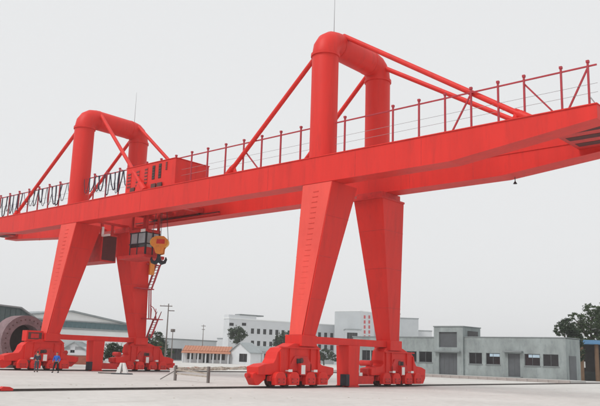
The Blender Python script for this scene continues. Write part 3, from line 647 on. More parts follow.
# --- small houses in the middle distance
def gable_house(name, label, A, B, He, Hr, D, wm, rm, holes, porch=None, gable_front=False, over=.35):
    """ridge parallel to the front A-B, or across it when gable_front"""
    F = facade(A, B); A, ud, nd, L = F; t = thing(name, (A+A+ud*L)/2, label, 'house')
    Z = Vector((0, 0, 1))
    if gable_front:
        wall_open(F, He, holes, 'wall', wm, t); shell(F, He, D, t, wm)
        b = MB()
        for d in (0, D): b = MB(); q = A-nd*d; b.quad(q+Z*He, q+ud*L+Z*He, q+ud*L/2+Z*Hr); b.build('gable', wm, t)
        for s in (0, 1):
            e = A+ud*(L*s+(over if s else -over)); dz = over*(Hr-He)/(L/2)
            pts = [e+nd*over+Z*(He-dz+.02), A+ud*L/2+nd*over+Z*(Hr+.02)]
            b = MB(); q0, q1 = pts; b.hexa([q0, q1, q1-nd*(D+2*over), q0-nd*(D+2*over)], [p+Z*.14 for p in (q0, q1, q1-nd*(D+2*over), q0-nd*(D+2*over))]); b.build('roof_slope', rm, t)
    else:
        wall_open(F, He, holes, 'wall', wm, t); shell(F, He, D, t, wm)
        b = MB()
        for s in (0, L): b = MB(); q = A+ud*s; b.quad(q+Z*He, q-nd*D+Z*He, q-nd*D/2+Z*Hr); b.build('gable', wm, t)
        for s in (0, 1):
            dz = over*(Hr-He)/(D/2)
            e = A-nd*(D+over) if s else A+nd*over
            r_ = A-nd*D/2
            q = [e-ud*over+Z*(He-dz+.02), e+ud*(L+over)+Z*(He-dz+.02), r_+ud*(L+over)+Z*(Hr+.02), r_-ud*over+Z*(Hr+.02)]
            b = MB(); b.hexa(q, [p+Z*.13 for p in q]); rs = b.build('roof_slope', rm, t)
            nr = int(L/.55)
            if s == 0:
                rb = None
                for k in range(nr+1):
                    x = -over+.1+(L+2*over-.2)*k/nr
                    p0 = e+ud*x+Z*(He-dz+.16); p1 = r_+ud*x+Z*(Hr+.16)
                    if rb is None: bb = MB(); bb.tube([p0, p1], .07, 6); rb = bb.build('tile_rib', rm, rs, origin=p0); rb0 = p0
                    else: again(rb, 'tile_rib', p0, rs)
    for h in holes: window(F, h, t, nx=2, sill=False, fr=.09)
    if porch:
        first = None
        for k in range(porch+1):
            P = A+nd*(over+.9)+ud*(L*k/porch)
            if first is None: b = MB(); b.box((P.x-.12, P.y-.12, 0), (P.x+.12, P.y+.12, He-.35)); first = b.build('porch_post', 'white_wall', t, origin=P)
            else: again(first, 'porch_post', P, t)
        q = [A+nd*(over+1.2)-ud*.4+Z*(He-.5), A+nd*(over+1.2)+ud*(L+.4)+Z*(He-.5), A+ud*(L+.4)+Z*(He-.12), A-ud*.4+Z*(He-.12)]
        b = MB(); b.hexa(q, [p+Z*.12 for p in q]); b.build('porch_roof', rm, t)
    return t, F
PX = 4.7
A = gp(184, PX); B = gp(229, PX); F = facade(A, B); L = F[3]
hs2 = []
for u0_, u1_ in ((187, 193), (196, 201), (203, 209), (211, 216), (218, 225)):
    s0 = uv2sz(F, u0_, 358)[0]; s1 = uv2sz(F, u1_, 358)[0]; hs2.append((s0, s1, .7 if u0_ not in (203,) else .05, 2.05))
gable_house('tiled_house', 'small white house with long orange tiled roof and porch, in the distance', A, B, 2.5, hz(205, 346.2, PX)-.1, 7, 'white_wall', 'tile', hs2, porch=6)
A = gp(229.8, PX); B = gp(250.5, PX+.2); F = facade(A, B)
gable_house('gable_house', 'white gabled house front right beside the orange tiled house', A, B, hz(240, 352.5, PX), hz(240, 343.5, PX), 2.6, 'white_wall', 'grey_roof', [(uv2sz(F, 239, 358)[0], uv2sz(F, 247, 358)[0], .5, 2.2)], gable_front=True, over=.3)
A = gp(251.5, PX+.1); B = gp(292, PX-.1); F = facade(A, B)
hs3 = []
for u0_, u1_ in ((252.5, 255.5), (257, 261.5), (264, 269), (271, 277), (280, 286)): hs3.append((uv2sz(F, u0_, 358)[0], uv2sz(F, u1_, 358)[0], .6, 2.4))
gable_house('long_house', 'white house with long pale grey roof behind the near bogie', A, B, 2.75, hz(270, 347.2, PX), 7, 'white_wall', 'grey_roof', hs3)
A = gp(152, 4.2); B = gp(216, 3.8); F = facade(A, B)
t, F = wbuild('low_warehouse', 'long low grey warehouse with dark flat roof edge behind the orange tiled house', A, B, hz(185, 340.3, 4), 16, 'pale_wall', [(uv2sz(F, a_, 350)[0], uv2sz(F, b_, 350)[0], .2, 3.0) for a_, b_ in ((168, 182), (187, 192), (204, 212))], roof='concrete2', nx=3)
A = gp(216.5, 3.2); B = gp(226, 3.2)
wbuild('far_block', 'tiny pale block on the skyline left of the white office building', A, B, hz(220, 339, 3.2), 8, 'white_wall', [])

# --- wide white hall behind the far frame
xh = -78.
def hy(u, v): p = on(0, xh, u, v); return p
pL, pk, pR = hy(0, 318), hy(71, 312), hy(139, 327.5)
hall = thing('white_hall', (xh, pk.y, 0), 'wide white industrial hall with low gable and dark window band behind farther frame', 'building')
zeR = pR.z; yL = pk.y-(pR.y-pk.y); zeL = zeR
b = MB(); b.prism([(xh, yL, 0), (xh, pR.y, 0), (xh, pR.y, zeR), (xh, pk.y, pk.z), (xh, yL, zeL)], (-40, 0, 0)); b.build('wall', 'white_roof', hall)
b = MB(); e = .5
for y0, z0 in ((yL, zeL), (pR.y, zeR)):
    b.hexa([(xh+.5, y0, z0+.02), (xh+.5, pk.y, pk.z+.02), (xh-40.5, pk.y, pk.z+.02), (xh-40.5, y0, z0+.02)], [(xh+.5, y0, z0+.27), (xh+.5, pk.y, pk.z+.27), (xh-40.5, pk.y, pk.z+.27), (xh-40.5, y0, z0+.27)])
b.build('roof', 'grey_roof', hall)
zb0, zb1 = hy(90, 328.6).z, hy(90, 322.8).z
ys = yL+2; wfirst = None; k = 0
nwin = 26; wy = (pR.y-1.5-ys)/nwin
for k in range(nwin):
    P = (xh+.05, ys+wy*(k+.5), zb0)
    if wfirst is None:
        b = MB(); b.box((xh-.05, P[1]-wy*.49, zb0), (xh+.05, P[1]+wy*.49, zb1)); wfirst = b.build('window', mat('hall_window', (.10, .17, .19), .3, .35, .5), hall, origin=P)
    else: again(wfirst, 'window', P, hall)
b = MB(); b.box((xh-.02, yL+1, zb1+.02), (xh+.14, pR.y-1, zb1+.2)); b.build('band_trim', 'grey_roof', hall)
b = MB(); b.box((xh-.02, yL+1, zb0-.3), (xh+.12, pR.y-1, zb0-.02)); b.build('band_trim', 'grey_roof', hall)

# --- teal shed and big rusty ring at far left, small gabled house under the tie beam
xs_ = -47.
def sy(u, v): return on(0, xs_, u, v)
a_ = sy(20, 308.5); c_ = sy(43, 325)
sh = thing('teal_shed', (xs_, a_.y, 0), 'dark teal clad shed with sloping roof edge behind the rusty ring, far left', 'shed')
prof = [(xs_, a_.y-16, 0), (xs_, c_.y, 0), (xs_, c_.y, c_.z), (xs_, a_.y, a_.z), (xs_, a_.y-8, a_.z+.35), (xs_, a_.y-16, a_.z-2.2)]
b = MB(); b.prism(prof, (-14, 0, 0)); b.build('wall', 'teal', sh)
b = MB()
for (p, q) in ((prof[2], prof[3]), (prof[3], prof[4]), (prof[4], prof[5])):
    P = Vector(p)+Vector((.35, 0, .01)); Q = Vector(q)+Vector((.35, 0, .01)); T = Vector((-14.7, 0, 0)); Zv = Vector((0, 0, .16)); b.hexa([P, Q, Q+T, P+T], [P+Zv, Q+Zv, Q+T+Zv, P+T+Zv])
b.build('roof', 'grey_roof', sh)
rb = None; y = c_.y-.3; k = 0
while y > a_.y-14:
    zt = c_.z+(a_.z-c_.z)*min(1, (c_.y-y)/(c_.y-a_.y))-.1
    b = MB(); b.box((xs_-.01, y-.05, 0), (xs_+.07, y+.05, zt)); b.build('cladding_rib', 'teal', sh); y -= .62
xr = -37.; ctr = on(0, xr, 26, 335); ctr.z = 2.55
ring = thing('steel_ring', (xr, ctr.y, 0), 'big rusty pink steel ring standing on edge behind the farther crane frame', 'steel ring')
nseg = 48; Ro, Ri = 2.5, 1.62
b = MB(); i0 = 0
for k in range(nseg):
    a = 2*math.pi*k/nseg; cs, sn = math.cos(a), math.sin(a)
    b.v += [(xr, ctr.y+Ro*cs, ctr.z+Ro*sn), (xr, ctr.y+Ri*cs, ctr.z+Ri*sn), (xr-1.9, ctr.y+Ri*cs, ctr.z+Ri*sn), (xr-1.9, ctr.y+Ro*cs, ctr.z+Ro*sn)]
for k in range(nseg):
    p, q = 4*k, 4*((k+1) % nseg)
    for j in range(4): b.f.append((p+j, q+j, q+(j+1) % 4, p+(j+1) % 4))
b.build('ring_body', 'rust', ring, smooth=True)
first = None
for k in range(28):
    a = 2*math.pi*(k+.5)/28; P = (xr+.03, ctr.y+2.08*math.cos(a), ctr.z+2.08*math.sin(a))
    if first is None: b = MB(); b.tube([(P[0]-.02, P[1], P[2]), (P[0]+.05, P[1], P[2])], .055, 8); first = b.build('bolt', 'wheel', ring, origin=P)
    else: again(first, 'bolt', P, ring)
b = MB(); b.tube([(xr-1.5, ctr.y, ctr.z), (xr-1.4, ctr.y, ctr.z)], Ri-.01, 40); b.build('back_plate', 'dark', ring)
for y_ in (-1.15, 1.15): b = MB(); b.box((xr-1.7, ctr.y+y_-.45, 0), (xr-.2, ctr.y+y_+.45, .5)); b.build('cradle', 'wood', ring)
A = gp(62, 6.3); B = gp(86, 6.3); F = facade(A, B)
gable_house('small_gable_house', 'small white gabled house seen under the farther crane tie beam', A, B, hz(74, 350, 6.3), hz(73, 342.5, 6.3), 6, 'white_wall', 'grey_roof', [(uv2sz(F, 70, 353)[0], uv2sz(F, 74.5, 353)[0], 1.4, 2.4)], gable_front=True, over=.3)
A = gp(66, 7.5); B = gp(90, 7.5); F = facade(A, B)
p = fbox(F, 0, F[3], 0, 1.15, 0, .25); wl = p.build('brick_wall', 'brickrub'); tag(wl, 'low red brick wall in front of the small gabled house under the tie beam', 'wall')
p = fbox(F, -.05, F[3]+.05, 1.152, 1.24, -.05, .3); p.build('coping', 'kerb', wl)

# --- gateway at right edge
xg = gp(590, 7.6)
A = gp(580.5, 7.6); B = gp(622, 7.6); F = facade(A, B)
gt = thing('gatehouse', (A+B)/2, 'dark open gatehouse with blue fascia at right edge under the trees', 'gatehouse')
p = fbox(F, .3, F[3], hz(590, 344.5, 7.6), hz(590, 340.5, 7.6), -.3, 3.5); p.build('fascia', 'blue', gt, bevel=.03)
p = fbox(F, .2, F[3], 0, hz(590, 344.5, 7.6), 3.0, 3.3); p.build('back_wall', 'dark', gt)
for u in (582.3, 597.5, 612):
    s = uv2sz(F, u, 360)[0]; p = fbox(F, s-.2, s+.2, 0, hz(590, 344.5, 7.6)-.003, 0, .4); p.build('post', 'tan', gt)
s = uv2sz(F, 592, 360)[0]; p = fbox(F, s-.25, s+.2, 1.7, 2.5, 2.9, 2.99); p.build('white_notice', 'white', gt)
s = uv2sz(F, 588, 360)[0]; p = fbox(F, s-.3, F[3], 0, 1.2, 1.2, 1.35); p.build('counter', 'gatedark', gt)

# ------------------------------------------------------------------ trees
def tree(name, label, base, trunk_h, blobs, nleaf, ls, m, group=None, tr=.16, seed=1, limbs=True):
    rr = random.Random(seed); base = Vector(base); t = thing(name, base, label, 'tree', group)
    b = MB(); topc = Vector(blobs[0][0])+base
    mid = base.lerp(Vector((topc.x, topc.y, trunk_h)), .55)+Vector((rr.uniform(-.15, .15), rr.uniform(-.15, .15), 0))
    top = Vector((topc.x, topc.y, trunk_h)); b.tube([base-Vector((0, 0, .1)), mid, top], [tr*1.3, tr, tr*.75], 8)
    if limbs:
        for c_, rad in blobs:
            e = Vector(c_)+base; b.tube([top.lerp(mid, rr.uniform(0, .4)), top.lerp(e, .5)+Vector((0, 0, rr.uniform(-.1, .3))), e], [tr*.55, tr*.35, tr*.12], 6)
            for q in range(3): d = Vector((rr.gauss(0, 1)*rad[0], rr.gauss(0, 1)*rad[1], rr.gauss(0, 1)*rad[2]))*.55; b.tube([top.lerp(e, .6), e+d], [tr*.25, tr*.06], 5)
    b.build('trunk', 'bark', t)
    k = MB(); tot = sum(r_[0]*r_[1]*r_[2] for _, r_ in blobs)
    for c_, rad in blobs:
        c0 = Vector(c_)+base; nb = int(nleaf*rad[0]*rad[1]*rad[2]/tot); ncl = max(6, nb//28)
        for _ in range(ncl):
            while True:
                d = Vector((rr.uniform(-1, 1), rr.uniform(-1, 1), rr.uniform(-1, 1)))
                if .15 < d.length < 1: break
            d *= d.length**-.35
            cc = c0+Vector((d.x*rad[0], d.y*rad[1], d.z*rad[2])); cr = min(rad)*rr.uniform(.16, .34)
            for _ in range(28):
                q = cc+Vector((rr.gauss(0, cr*.6), rr.gauss(0, cr*.6), rr.gauss(0, cr*.45)))
                a = Vector((rr.gauss(0, 1), rr.gauss(0, 1), rr.gauss(0, .6))).normalized(); c2 = a.cross(Vector((rr.gauss(0, 1), rr.gauss(0, 1), rr.gauss(0, 1)))).normalized()
                s = ls*rr.uniform(.6, 1.3); k.quad(q-a*s, q+c2*s*.45, q+a*s, q-c2*s*.45)
    k.build('crown', m, t); return t
PW = 3.9
p = gp(236.5, PW); z = hz(236.5, 335, PW)
tree('roadside_tree', 'round dark tree with bare trunk at left end of the white office building', p, z-1.2, [((0, 0, z), (2., 2., 1.9)), ((-.9, -1, z+.5), (1.2, 1.2, 1.3)), ((1.1, .6, z+.2), (1.2, 1.2, 1.2)), ((.2, .2, z-1.4), (1., 1., 1.))], 2600, .26, 'leaf_d', seed=3)
p = gp(281.5, PW); z = hz(281.5, 341, PW)
tree('roadside_tree', 'round dark tree in front of the white office building beside the near leg', p, z-1.3, [((0, 0, z), (1.8, 1.8, 1.9)), ((-.9, -.8, z-.6), (1.3, 1.3, 1.2)), ((.9, .5, z+.9), (1.2, 1.2, 1.3)), ((1.2, .6, z-.6), (1.2, 1.2, 1.2))], 2600, .26, 'leaf_d', seed=4)
p = gp(324, PW); z = hz(324, 355, PW)
tree('roadside_tree', 'low dark bushy tree seen under the near tie beam', p, z-.8, [((0, 0, z), (2.4, 2.4, 1.4)), ((2.4, 2, z-.4), (1.8, 1.8, 1.1)), ((-2., -1.8, z-.2), (1.6, 1.6, 1.2))], 2200, .26, 'leaf_d', seed=14)
p = gp(153, 5.2); z = hz(153, 341, 5.2)
tree('yard_tree', 'dark green tree at the right side of the farther frame behind its bogie', p, z-1.2, [((0, 0, z), (1.6, 1.6, 1.8)), ((1.2, 1, z-1.0), (1.4, 1.4, 1.4)), ((-1.2, -1, z-1.), (1.5, 1.5, 1.5)), ((.6, .4, z+1.2), (.8, .8, 1.0))], 2600, .22, 'leaf_d', seed=5)
p = gp(160, 5.6); z = hz(160, 350, 5.6)
tree('yard_tree', 'smaller grey green tree beside the tall utility pole by the farther bogie', p, z-.8, [((0, 0, z), (1.3, 1.3, 1.3)), ((1., .9, z-.6), (1.1, 1.1, .9)), ((-.7, -.6, z+.7), (.8, .8, .8))], 1800, .2, 'leaf', seed=6)
p = gp(112, 7.4); z = hz(112, 351.5, 7.4)
tree('yard_tree', 'dark tree seen beneath the farther tie beam right of the anchor post', p, z-1.0, [((0, 0, z), (1.1, 1.1, 1.1)), ((1.0, .9, z-.2), (.9, .9, 1.0)), ((-.9, -.8, z-.5), (.9, .9, .9))], 2600, .16, 'leaf_d', seed=8)
p = gp(566, 7.2); z = hz(566, 325.5, 7.2)
tree('backyard_tree', 'dark round tree rising just behind the right end of the concrete building', Vector((p.x, p.y, 0)), z-1.6, [((0, 0, z), (.95, .95, .95)), ((.8, .7, z-.7), (.9, .9, .9)), ((-.5, -.4, z-.8), (.8, .8, .8)), ((.9, .8, z-1.8), (1., 1., 1.2))], 4500, .17, 'leaf_d', seed=9)
p = gp(592, 7.0); z = hz(592, 322, 7.0)
bl = [((0, 0, z), (1.7, 1.7, 1.6)), ((.4, .3, z-2.2), (1.3, 1.3, 1.0)), ((.3, .3, z+1.7), (1.2, 1.2, 1.0)), ((-1.7, -1.45, z+.4), (.9, .9, .8)), ((-1.0, -.9, z-1.4), (1., 1., .8)), ((1.8, 1.5, z+.5), (1.6, 1.6, 1.6)), ((1.6, 1.4, z-1.8), (1.4, 1.4, 1.3)), ((2.4, 2.0, z+2.2), (1.3, 1.3, 1.1)), ((-1.9, -1.6, z-.7), (.6, .6, .5))]
tree('spreading_tree', 'tall airy tree with spreading crown above the gatehouse at right edge', p, z-2.2, bl, 7600, .18, 'leaf', tr=.2, seed=10)
p = gp(577.5, 5.6); z = hz(577.5, 334, 5.6)
tree('thin_tree', 'slim pale green tree between the dark round tree and the spreading tree', p, z-1.5, [((0, 0, z), (.9, .9, 1.6)), ((.5, .4, z-1.6), (.9, .9, 1.2)), ((-.3, -.2, z+1.3), (.5, .5, .9)), ((1.2, 1, z-2.6), (1.4, 1.4, 1.5))], 4200, .2, 'leaf_l', tr=.09, seed=11)

p = gp(579.5, 8.0); z = hz(579.5, 352, 8.0)
tree('gate_tree', 'small dark tree between the concrete building end and the gatehouse post', p, z-.6, [((0, 0, z), (.6, .6, 1.3)), ((.1, .1, z+1.3), (.5, .5, .8)), ((-.15, -.1, z-1.2), (.45, .45, .6))], 2200, .13, 'leaf_d', tr=.07, seed=15)
# ------------------------------------------------------------------ poles, barrier, small things in the yard
def pole(u, pxm, vtop, label, arms, r=.1, m='wood'):
    p = gp(u, pxm); h = hz(u, vtop, pxm); t = thing('utility_pole', p, label, 'pole')
    b = MB(); b.tube([p, p+Vector((0, 0, h))], [r*1.25, r*.7], 8); b.build('shaft', m, t, smooth=True)
    ax = Vector((.753, .657, 0))
    for dz, l0, l1, ins in arms:
        c_ = p+Vector((0, 0, h-dz)); b = MB(); b.bar(c_+ax*l0, c_+ax*l1, .1, .12); ar = b.build('crossarm', m, t)
        if ins:
            for k in range(4): q = c_+ax*(l0+(l1-l0)*(k+.15)/3.3); b = MB(); b.tube([q+Vector((0, 0, .06)), q+Vector((0, 0, .28))], [.05, .035], 6); b.build('insulator', 'white', ar)
    return t, p, h
t, p, h = pole(165.5, 7.0, 304, 'tall grey utility pole with crossarm to the right of the farther frame', [(.35, -1.25, .55, True), (1.0, 0, .9, False)])
t, p, h = pole(171.5, 7.2, 331.5, 'short lamp post with small head between the utility pole and the orange tiled house', [(.05, -.3, .3, False)], .07)
b = MB(); b.box((p.x-.22, p.y-.22, h), (p.x+.22, p.y+.22, h+.3)); b.build('lamp_head', 'wood', t)
pole(202, 4.4, 325, 'thin distant pole with tiny crossarm behind the orange tiled house', [(.3, -.5, .5, False), (1.1, -.35, .35, False)], .09)
# timber barrier
P0 = on(2, 0, 175, 380.5); P1 = on(2, 0, 208, 383)
bar_ = thing('barrier', (P0+P1)/2, 'rustic two post timber barrier standing in the pale yard', 'barrier')
for P, hh in ((P0, 1.05), (P1, 1.08)):
    b = MB(); b.box((P.x-.08, P.y-.08, 0), (P.x+.08, P.y+.08, hh)); b.build('post', 'wood', bar_, bevel=.01)
for z0, z1 in ((.48, .4), (.74, .62)):
    b = MB(); b.bar(P0+Vector((0, 0, z0)), P1+Vector((0, 0, z1)), .06, .09); b.build('rail', 'rubble', bar_)
b = MB(); b.bar(P0+Vector((-.9, -.6, .05)), P0+Vector((0, 0, .7)), .06); b.build('stay', 'wood', bar_)
# rail stop on the near rail at far left
q = on(2, 0, 9, 391.8); 
b = MB(); b.prism([(.12, q.y-.32, .115), (.12, q.y+.3, .115), (.12, q.y+.12, .2), (.12, q.y-.2, .22)], (-.24, 0, 0)); b.box((.05, q.y-.3, .03), (.119, q.y+.28, .14)); b.box((-.119, q.y-.3, .03), (-.05, q.y+.28, .14))
tag(b.build('rail_stop', 'red2', bevel=.01), 'small red rail stop clamped on the near crane rail at far left', 'rail stop')
# white folding board and dark mats near the far bogie
q = on(2, 0, 122, 374.3); ax = Vector((.753, .657, 0)); nx_ = Vector((.657, -.753, 0))
ab = thing('folding_board', q, 'small white A shaped folding board on dark base before the farther bogie', 'board')
for s in (-1, 1):
    b = MB(); b.hexa([q+ax*(s*.48)+nx_*.3+Vector((0, 0, .1)), q+ax*(s*.12)+nx_*.3+Vector((0, 0, .1)), q+ax*(s*.12)-nx_*.3+Vector((0, 0, .1)), q+ax*(s*.48)-nx_*.3+Vector((0, 0, .1))],
                     [q+ax*(s*.16)+nx_*.26+Vector((0, 0, .95)), q+ax*(s*.02)+nx_*.26+Vector((0, 0, .95)), q+ax*(s*.02)-nx_*.26+Vector((0, 0, .95)), q+ax*(s*.16)-nx_*.26+Vector((0, 0, .95))]); b.build('leaf_board', 'white', ab)
b = MB(); b.hexa([q+ax*-.85+nx_*.4, q+ax*.85+nx_*.4, q+ax*.85-nx_*.4, q+ax*-.85-nx_*.4], [q+ax*-.8+nx_*.35+Vector((0, 0, .1)), q+ax*.8+nx_*.35+Vector((0, 0, .1)), q+ax*.8-nx_*.35+Vector((0, 0, .1)), q+ax*-.8-nx_*.35+Vector((0, 0, .1))]); b.build('base', 'black', ab)
q = on(2, 0, 107, 373.6); pst = thing('plank_stack', q, 'few dark planks lying on the yard beside the white folding board', 'planks')
for k in range(3): b = MB(); b.bar(q-ax*.7+nx_*(.12*k)+Vector((0, 0, .05+.005*k)), q+ax*(.6+.1*k)+nx_*(.12*k+.05)+Vector((0, 0, .05)), .1, .09); b.build('plank', 'wood', pst)
q = on(2, 0, 173, 373.5); b = MB(); b.box((q.x-.25, q.y-.2, 0), (q.x+.25, q.y+.2, .42)); b.box((q.x-.3, q.y-.25, .42), (q.x+.3, q.y+.25, .5)); tag(b.build('crate', 'white', bevel=.02), 'small white crate on the ground right of the farther bogie', 'crate')

# rubble along the far side of the yard
def rubble(name, label, m, spots, n, smin, smax, seed):
    rr = random.Random(seed); b = MB()
    for _ in range(n):
        u, v, du = rr.choice(spots); P = on(2, 0, u+rr.gauss(0, du), v+rr.uniform(-.5, .5)); s = rr.uniform(smin, smax)
        i = len(b.v); vs = []
        for k in range(8):
            vs.append(P+Vector((((k & 1)*2-1)*s*rr.uniform(.6, 1.3), ((k >> 1 & 1)*2-1)*s*rr.uniform(.6, 1.4), (k >> 2)*s*rr.uniform(.5, 1.1)-.02)))
        b.v += [tuple(x) for x in vs]; b.f += [tuple(i+k for k in q) for q in ((0,2,3,1),(4,5,7,6),(0,1,5,4),(1,3,7,5),(3,2,6,7),(2,0,4,6))]
    o = b.build(name, m); tag(o, label, 'rubble', kind='stuff')
rubble('rubble', 'low heap of pale sand and stones along the far yard edge', 'rubble', [(190, 369.3, 9), (205, 370, 10), (225, 369, 9), (245, 369.3, 8)], 420, .06, .3, 21)
rubble('brick_rubble', 'scattered red brick rubble near the gabled house', 'brickrub', [(243, 368.3, 4), (250, 369, 4), (196, 369.5, 5)], 150, .08, .26, 22)
rubble('yard_debris', 'tiny stones scattered over the pale yard', 'rubble', [(100, 385, 60), (250, 380, 60), (450, 390, 60), (300, 398, 120)], 160, .012, .04, 23)

# ------------------------------------------------------------------ people
def skinned(edges, verts, radii, name):
    me = bpy.data.meshes.new(name); me.from_pydata(verts, edges, []); o = bpy.data.objects.new(name, me); COL.objects.link(o)
    o.modifiers.new('skin', 'SKIN'); s = o.modifiers.new('sub', 'SUBSURF'); s.levels = s.render_levels = 2
    for v, r in zip(me.skin_vertices[0].data, radii): v.radius = (r if isinstance(r, tuple) else (r, r)); v.use_root = False
    me.skin_vertices[0].data[0].use_root = True
    dg = bpy.context.evaluated_depsgraph_get(); dg.update(); m2 = bpy.data.meshes.new_from_object(o.evaluated_get(dg)); bpy.data.objects.remove(o)
    return m2
def person(pos, face, label, coat, trousers, pose, H=1.7):
    t = thing('person', pos, label, 'person'); t.rotation_euler.z = face; k = H/1.75
    hipw = .1; fl, fr = pose['feet']; kl, kr = pose['knees']; hl_, hr_ = pose['hands']; el, er_ = pose['elbows']
    J = [(0, 0, .95), (0, .01, 1.15), (0, .0, 1.36), (0, 0, 1.47), (0, .02, 1.54), (0, .03, 1.63), (0, .02, 1.71),
         (-.19, 0, 1.40), el, hl_, (.19, 0, 1.40), er_, hr_, (-hipw, 0, .90), kl, fl, (hipw, 0, .90), kr, fr, (fl[0], fl[1]+.16, .035), (fr[0], fr[1]+.16, .035)]
    E_ = [(0,1),(1,2),(2,3),(3,4),(4,5),(5,6),(2,7),(7,8),(8,9),(2,10),(10,11),(11,12),(0,13),(13,14),(14,15),(0,16),(16,17),(17,18),(15,19),(18,20)]
    rad = [(.13,.11),(.135,.10),(.15,.10),.058,.07,(.083,.098),(.06,.07), .06,.042,.03, .06,.042,.03, .085,.058,.042, .085,.058,.042, .035,.035]
    sc = lambda P: [(x*k, y*k, z*k) for x, y, z in P]
    me = skinned(E_, sc(J), [tuple(c*k for c in r) if isinstance(r, tuple) else r*k for r in rad], 'body')
    bm = bmesh.new(); bm.from_mesh(me)
    for hand, elb in ((hl_, el), (hr_, er_)):                 # palm and five bent fingers
        h = Vector(hand)*k; d = (h-Vector(elb)*k).normalized(); sx = d.cross(Vector((0, 1, 0))).normalized(); sy_ = sx.cross(d)
        mb = MB(); mb.bar(h, h+d*.085*k, .03*k, .075*k, upv=tuple(sy_))
        for q, ln in enumerate((.065, .075, .07, .055)):
            o_ = h+d*.08*k+sy_*((q-1.5)*.019*k); mb.tube([o_, o_+d*ln*.55*k+sx*.008*k, o_+d*ln*.95*k+sx*.028*k], [.0085*k, .008*k, .006*k], 6)
        o_ = h+d*.02*k+sy_*.035*k; mb.tube([o_, o_+d*.03*k+sy_*.03*k, o_+d*.06*k+sy_*.035*k], [.011*k, .010*k, .007*k], 6)
        tm_ = bpy.data.meshes.new('h'); tm_.from_pydata(mb.v, [], mb.f); bm.from_mesh(tm_)
    nb = MB(); nb.hexa([(-.015*k, .11*k, 1.60*k), (.015*k, .11*k, 1.60*k), (.015*k, .06*k, 1.60*k), (-.015*k, .06*k, 1.60*k)], [(-.008*k, .115*k, 1.645*k), (.008*k, .115*k, 1.645*k), (.008*k, .06*k, 1.645*k), (-.008*k, .06*k, 1.645*k)])
    for s in (-1, 1): nb.tube([(s*.08*k, .02*k, 1.60*k), (s*.09*k, .015*k, 1.63*k), (s*.08*k, .015*k, 1.66*k)], .012*k, 6)
    tm_ = bpy.data.meshes.new('n'); tm_.from_pydata(nb.v, [], nb.f); bm.from_mesh(tm_); bm.to_mesh(me); bm.free()
    def link(me, name, m):
        me.materials.clear(); me.materials.append(M[m])
        for p in me.polygons: p.use_smooth = True; p.material_index = 0
        o = bpy.data.objects.new(name, me); COL.objects.link(o); o.parent = t; return o
    link(me, 'body', 'skin')
    def lerp(a, b, q): return tuple(a[i]+(b[i]-a[i])*q for i in range(3))
    Jc = [(0,0,.90),(0,.01,1.15),(0,0,1.36),(0,0,1.455),(-.19,0,1.40),el,lerp(el,hl_,.93),(.19,0,1.40),er_,lerp(er_,hr_,.93)]
    link(skinned([(0,1),(1,2),(2,3),(2,4),(4,5),(5,6),(2,7),(7,8),(8,9)], sc(Jc), [tuple(c*k for c in r) for r in ((.165,.135),(.155,.125),(.17,.125),(.085,.08),(.08,.08),(.06,.06),(.047,.047),(.08,.08),(.06,.06),(.047,.047))], 'c'), 'jacket', coat)
    Jt = [(0,0,.97),(-hipw,0,.88),kl,lerp(kl,fl,.92),(hipw,0,.88),kr,lerp(kr,fr,.92)]
    link(skinned([(0,1),(1,2),(2,3),(0,4),(4,5),(5,6)], sc(Jt), [tuple(c*k for c in r) for r in ((.145,.12),(.105,.105),(.08,.08),(.068,.068),(.105,.105),(.08,.08),(.068,.068))], 't'), 'trousers', trousers)
    for f in (fl, fr):
        link(skinned([(0,1),(1,2)], sc([(f[0], f[1]-.05, .05), (f[0], f[1]+.06, .05), (f[0], f[1]+.19, .04)]), [.05*k, .052*k, .04*k], 's'), 'shoe', 'c_black')
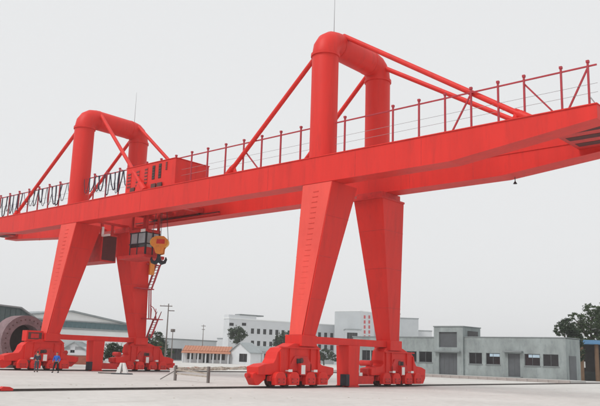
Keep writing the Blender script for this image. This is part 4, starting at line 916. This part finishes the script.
    link(skinned([(0,1),(1,2),(2,3)], sc([(0, -.035, 1.585), (0, -.01, 1.66), (0, .02, 1.715), (0, .07, 1.70)]), [.07*k, (.092*k, .09*k), (.085*k, .07*k), .05*k], 'hr'), 'hair', 'hair')
    fb = MB()
    for s in (-1, 1): fb.tube([(s*.033*k, .105*k, 1.645*k), (s*.033*k, .122*k, 1.645*k)], .012*k, 8)
    fb.box((-.025*k, .10*k, 1.573*k), (.025*k, .118*k, 1.581*k))
    me = bpy.data.meshes.new('face'); me.from_pydata(fb.v, [], fb.f); link(me, 'eyes_and_mouth', 'hair')
    return t
q1 = on(2, 0, 36, 372.2); q2 = on(2, 0, 55.5, 372.8)
person(q1, math.radians(75), 'person in dark slate workwear standing in front of the farther bogie', 'c_dark', 'c_grey',
       dict(feet=((-.12, 0, .07), (.12, .04, .07)), knees=((-.11, .03, .48), (.11, .05, .48)), elbows=((-.27, -.03, 1.13), (.27, .0, 1.12)), hands=((-.22, .18, 1.0), (.2, .22, 1.02))))
person(q2, math.radians(-150), 'person in bright blue jacket and black trousers standing with legs apart near the farther frame', 'c_blue', 'c_black',
       dict(feet=((-.24, -.05, .07), (.22, .1, .07)), knees=((-.17, .02, .48), (.16, .09, .48)), elbows=((-.30, -.05, 1.14), (.31, -.02, 1.13)), hands=((-.29, .12, .93), (.25, .15, .96))), H=1.66)

# ------------------------------------------------------------------ thin haze over the whole yard
b = MB(); b.box((-1410, -1410, -1), (1410, 1410, 31)); hz_o = b.build('haze', 'white'); hz_o.data.materials.clear()
hm = bpy.data.materials.new('thin_haze'); hm.use_nodes = True; hn = hm.node_tree; hn.nodes.clear()
ho = hn.nodes.new('ShaderNodeOutputMaterial'); hv = hn.nodes.new('ShaderNodeVolumePrincipled')
hv.inputs['Color'].default_value = (1, 1, 1, 1); hv.inputs['Density'].default_value = .0005; hv.inputs['Anisotropy'].default_value = .0
hn.links.new(hv.outputs[0], ho.inputs['Volume']); hz_o.data.materials.append(hm)
tag(hz_o, 'thin pale haze hanging over the whole yard', 'haze', kind='stuff')
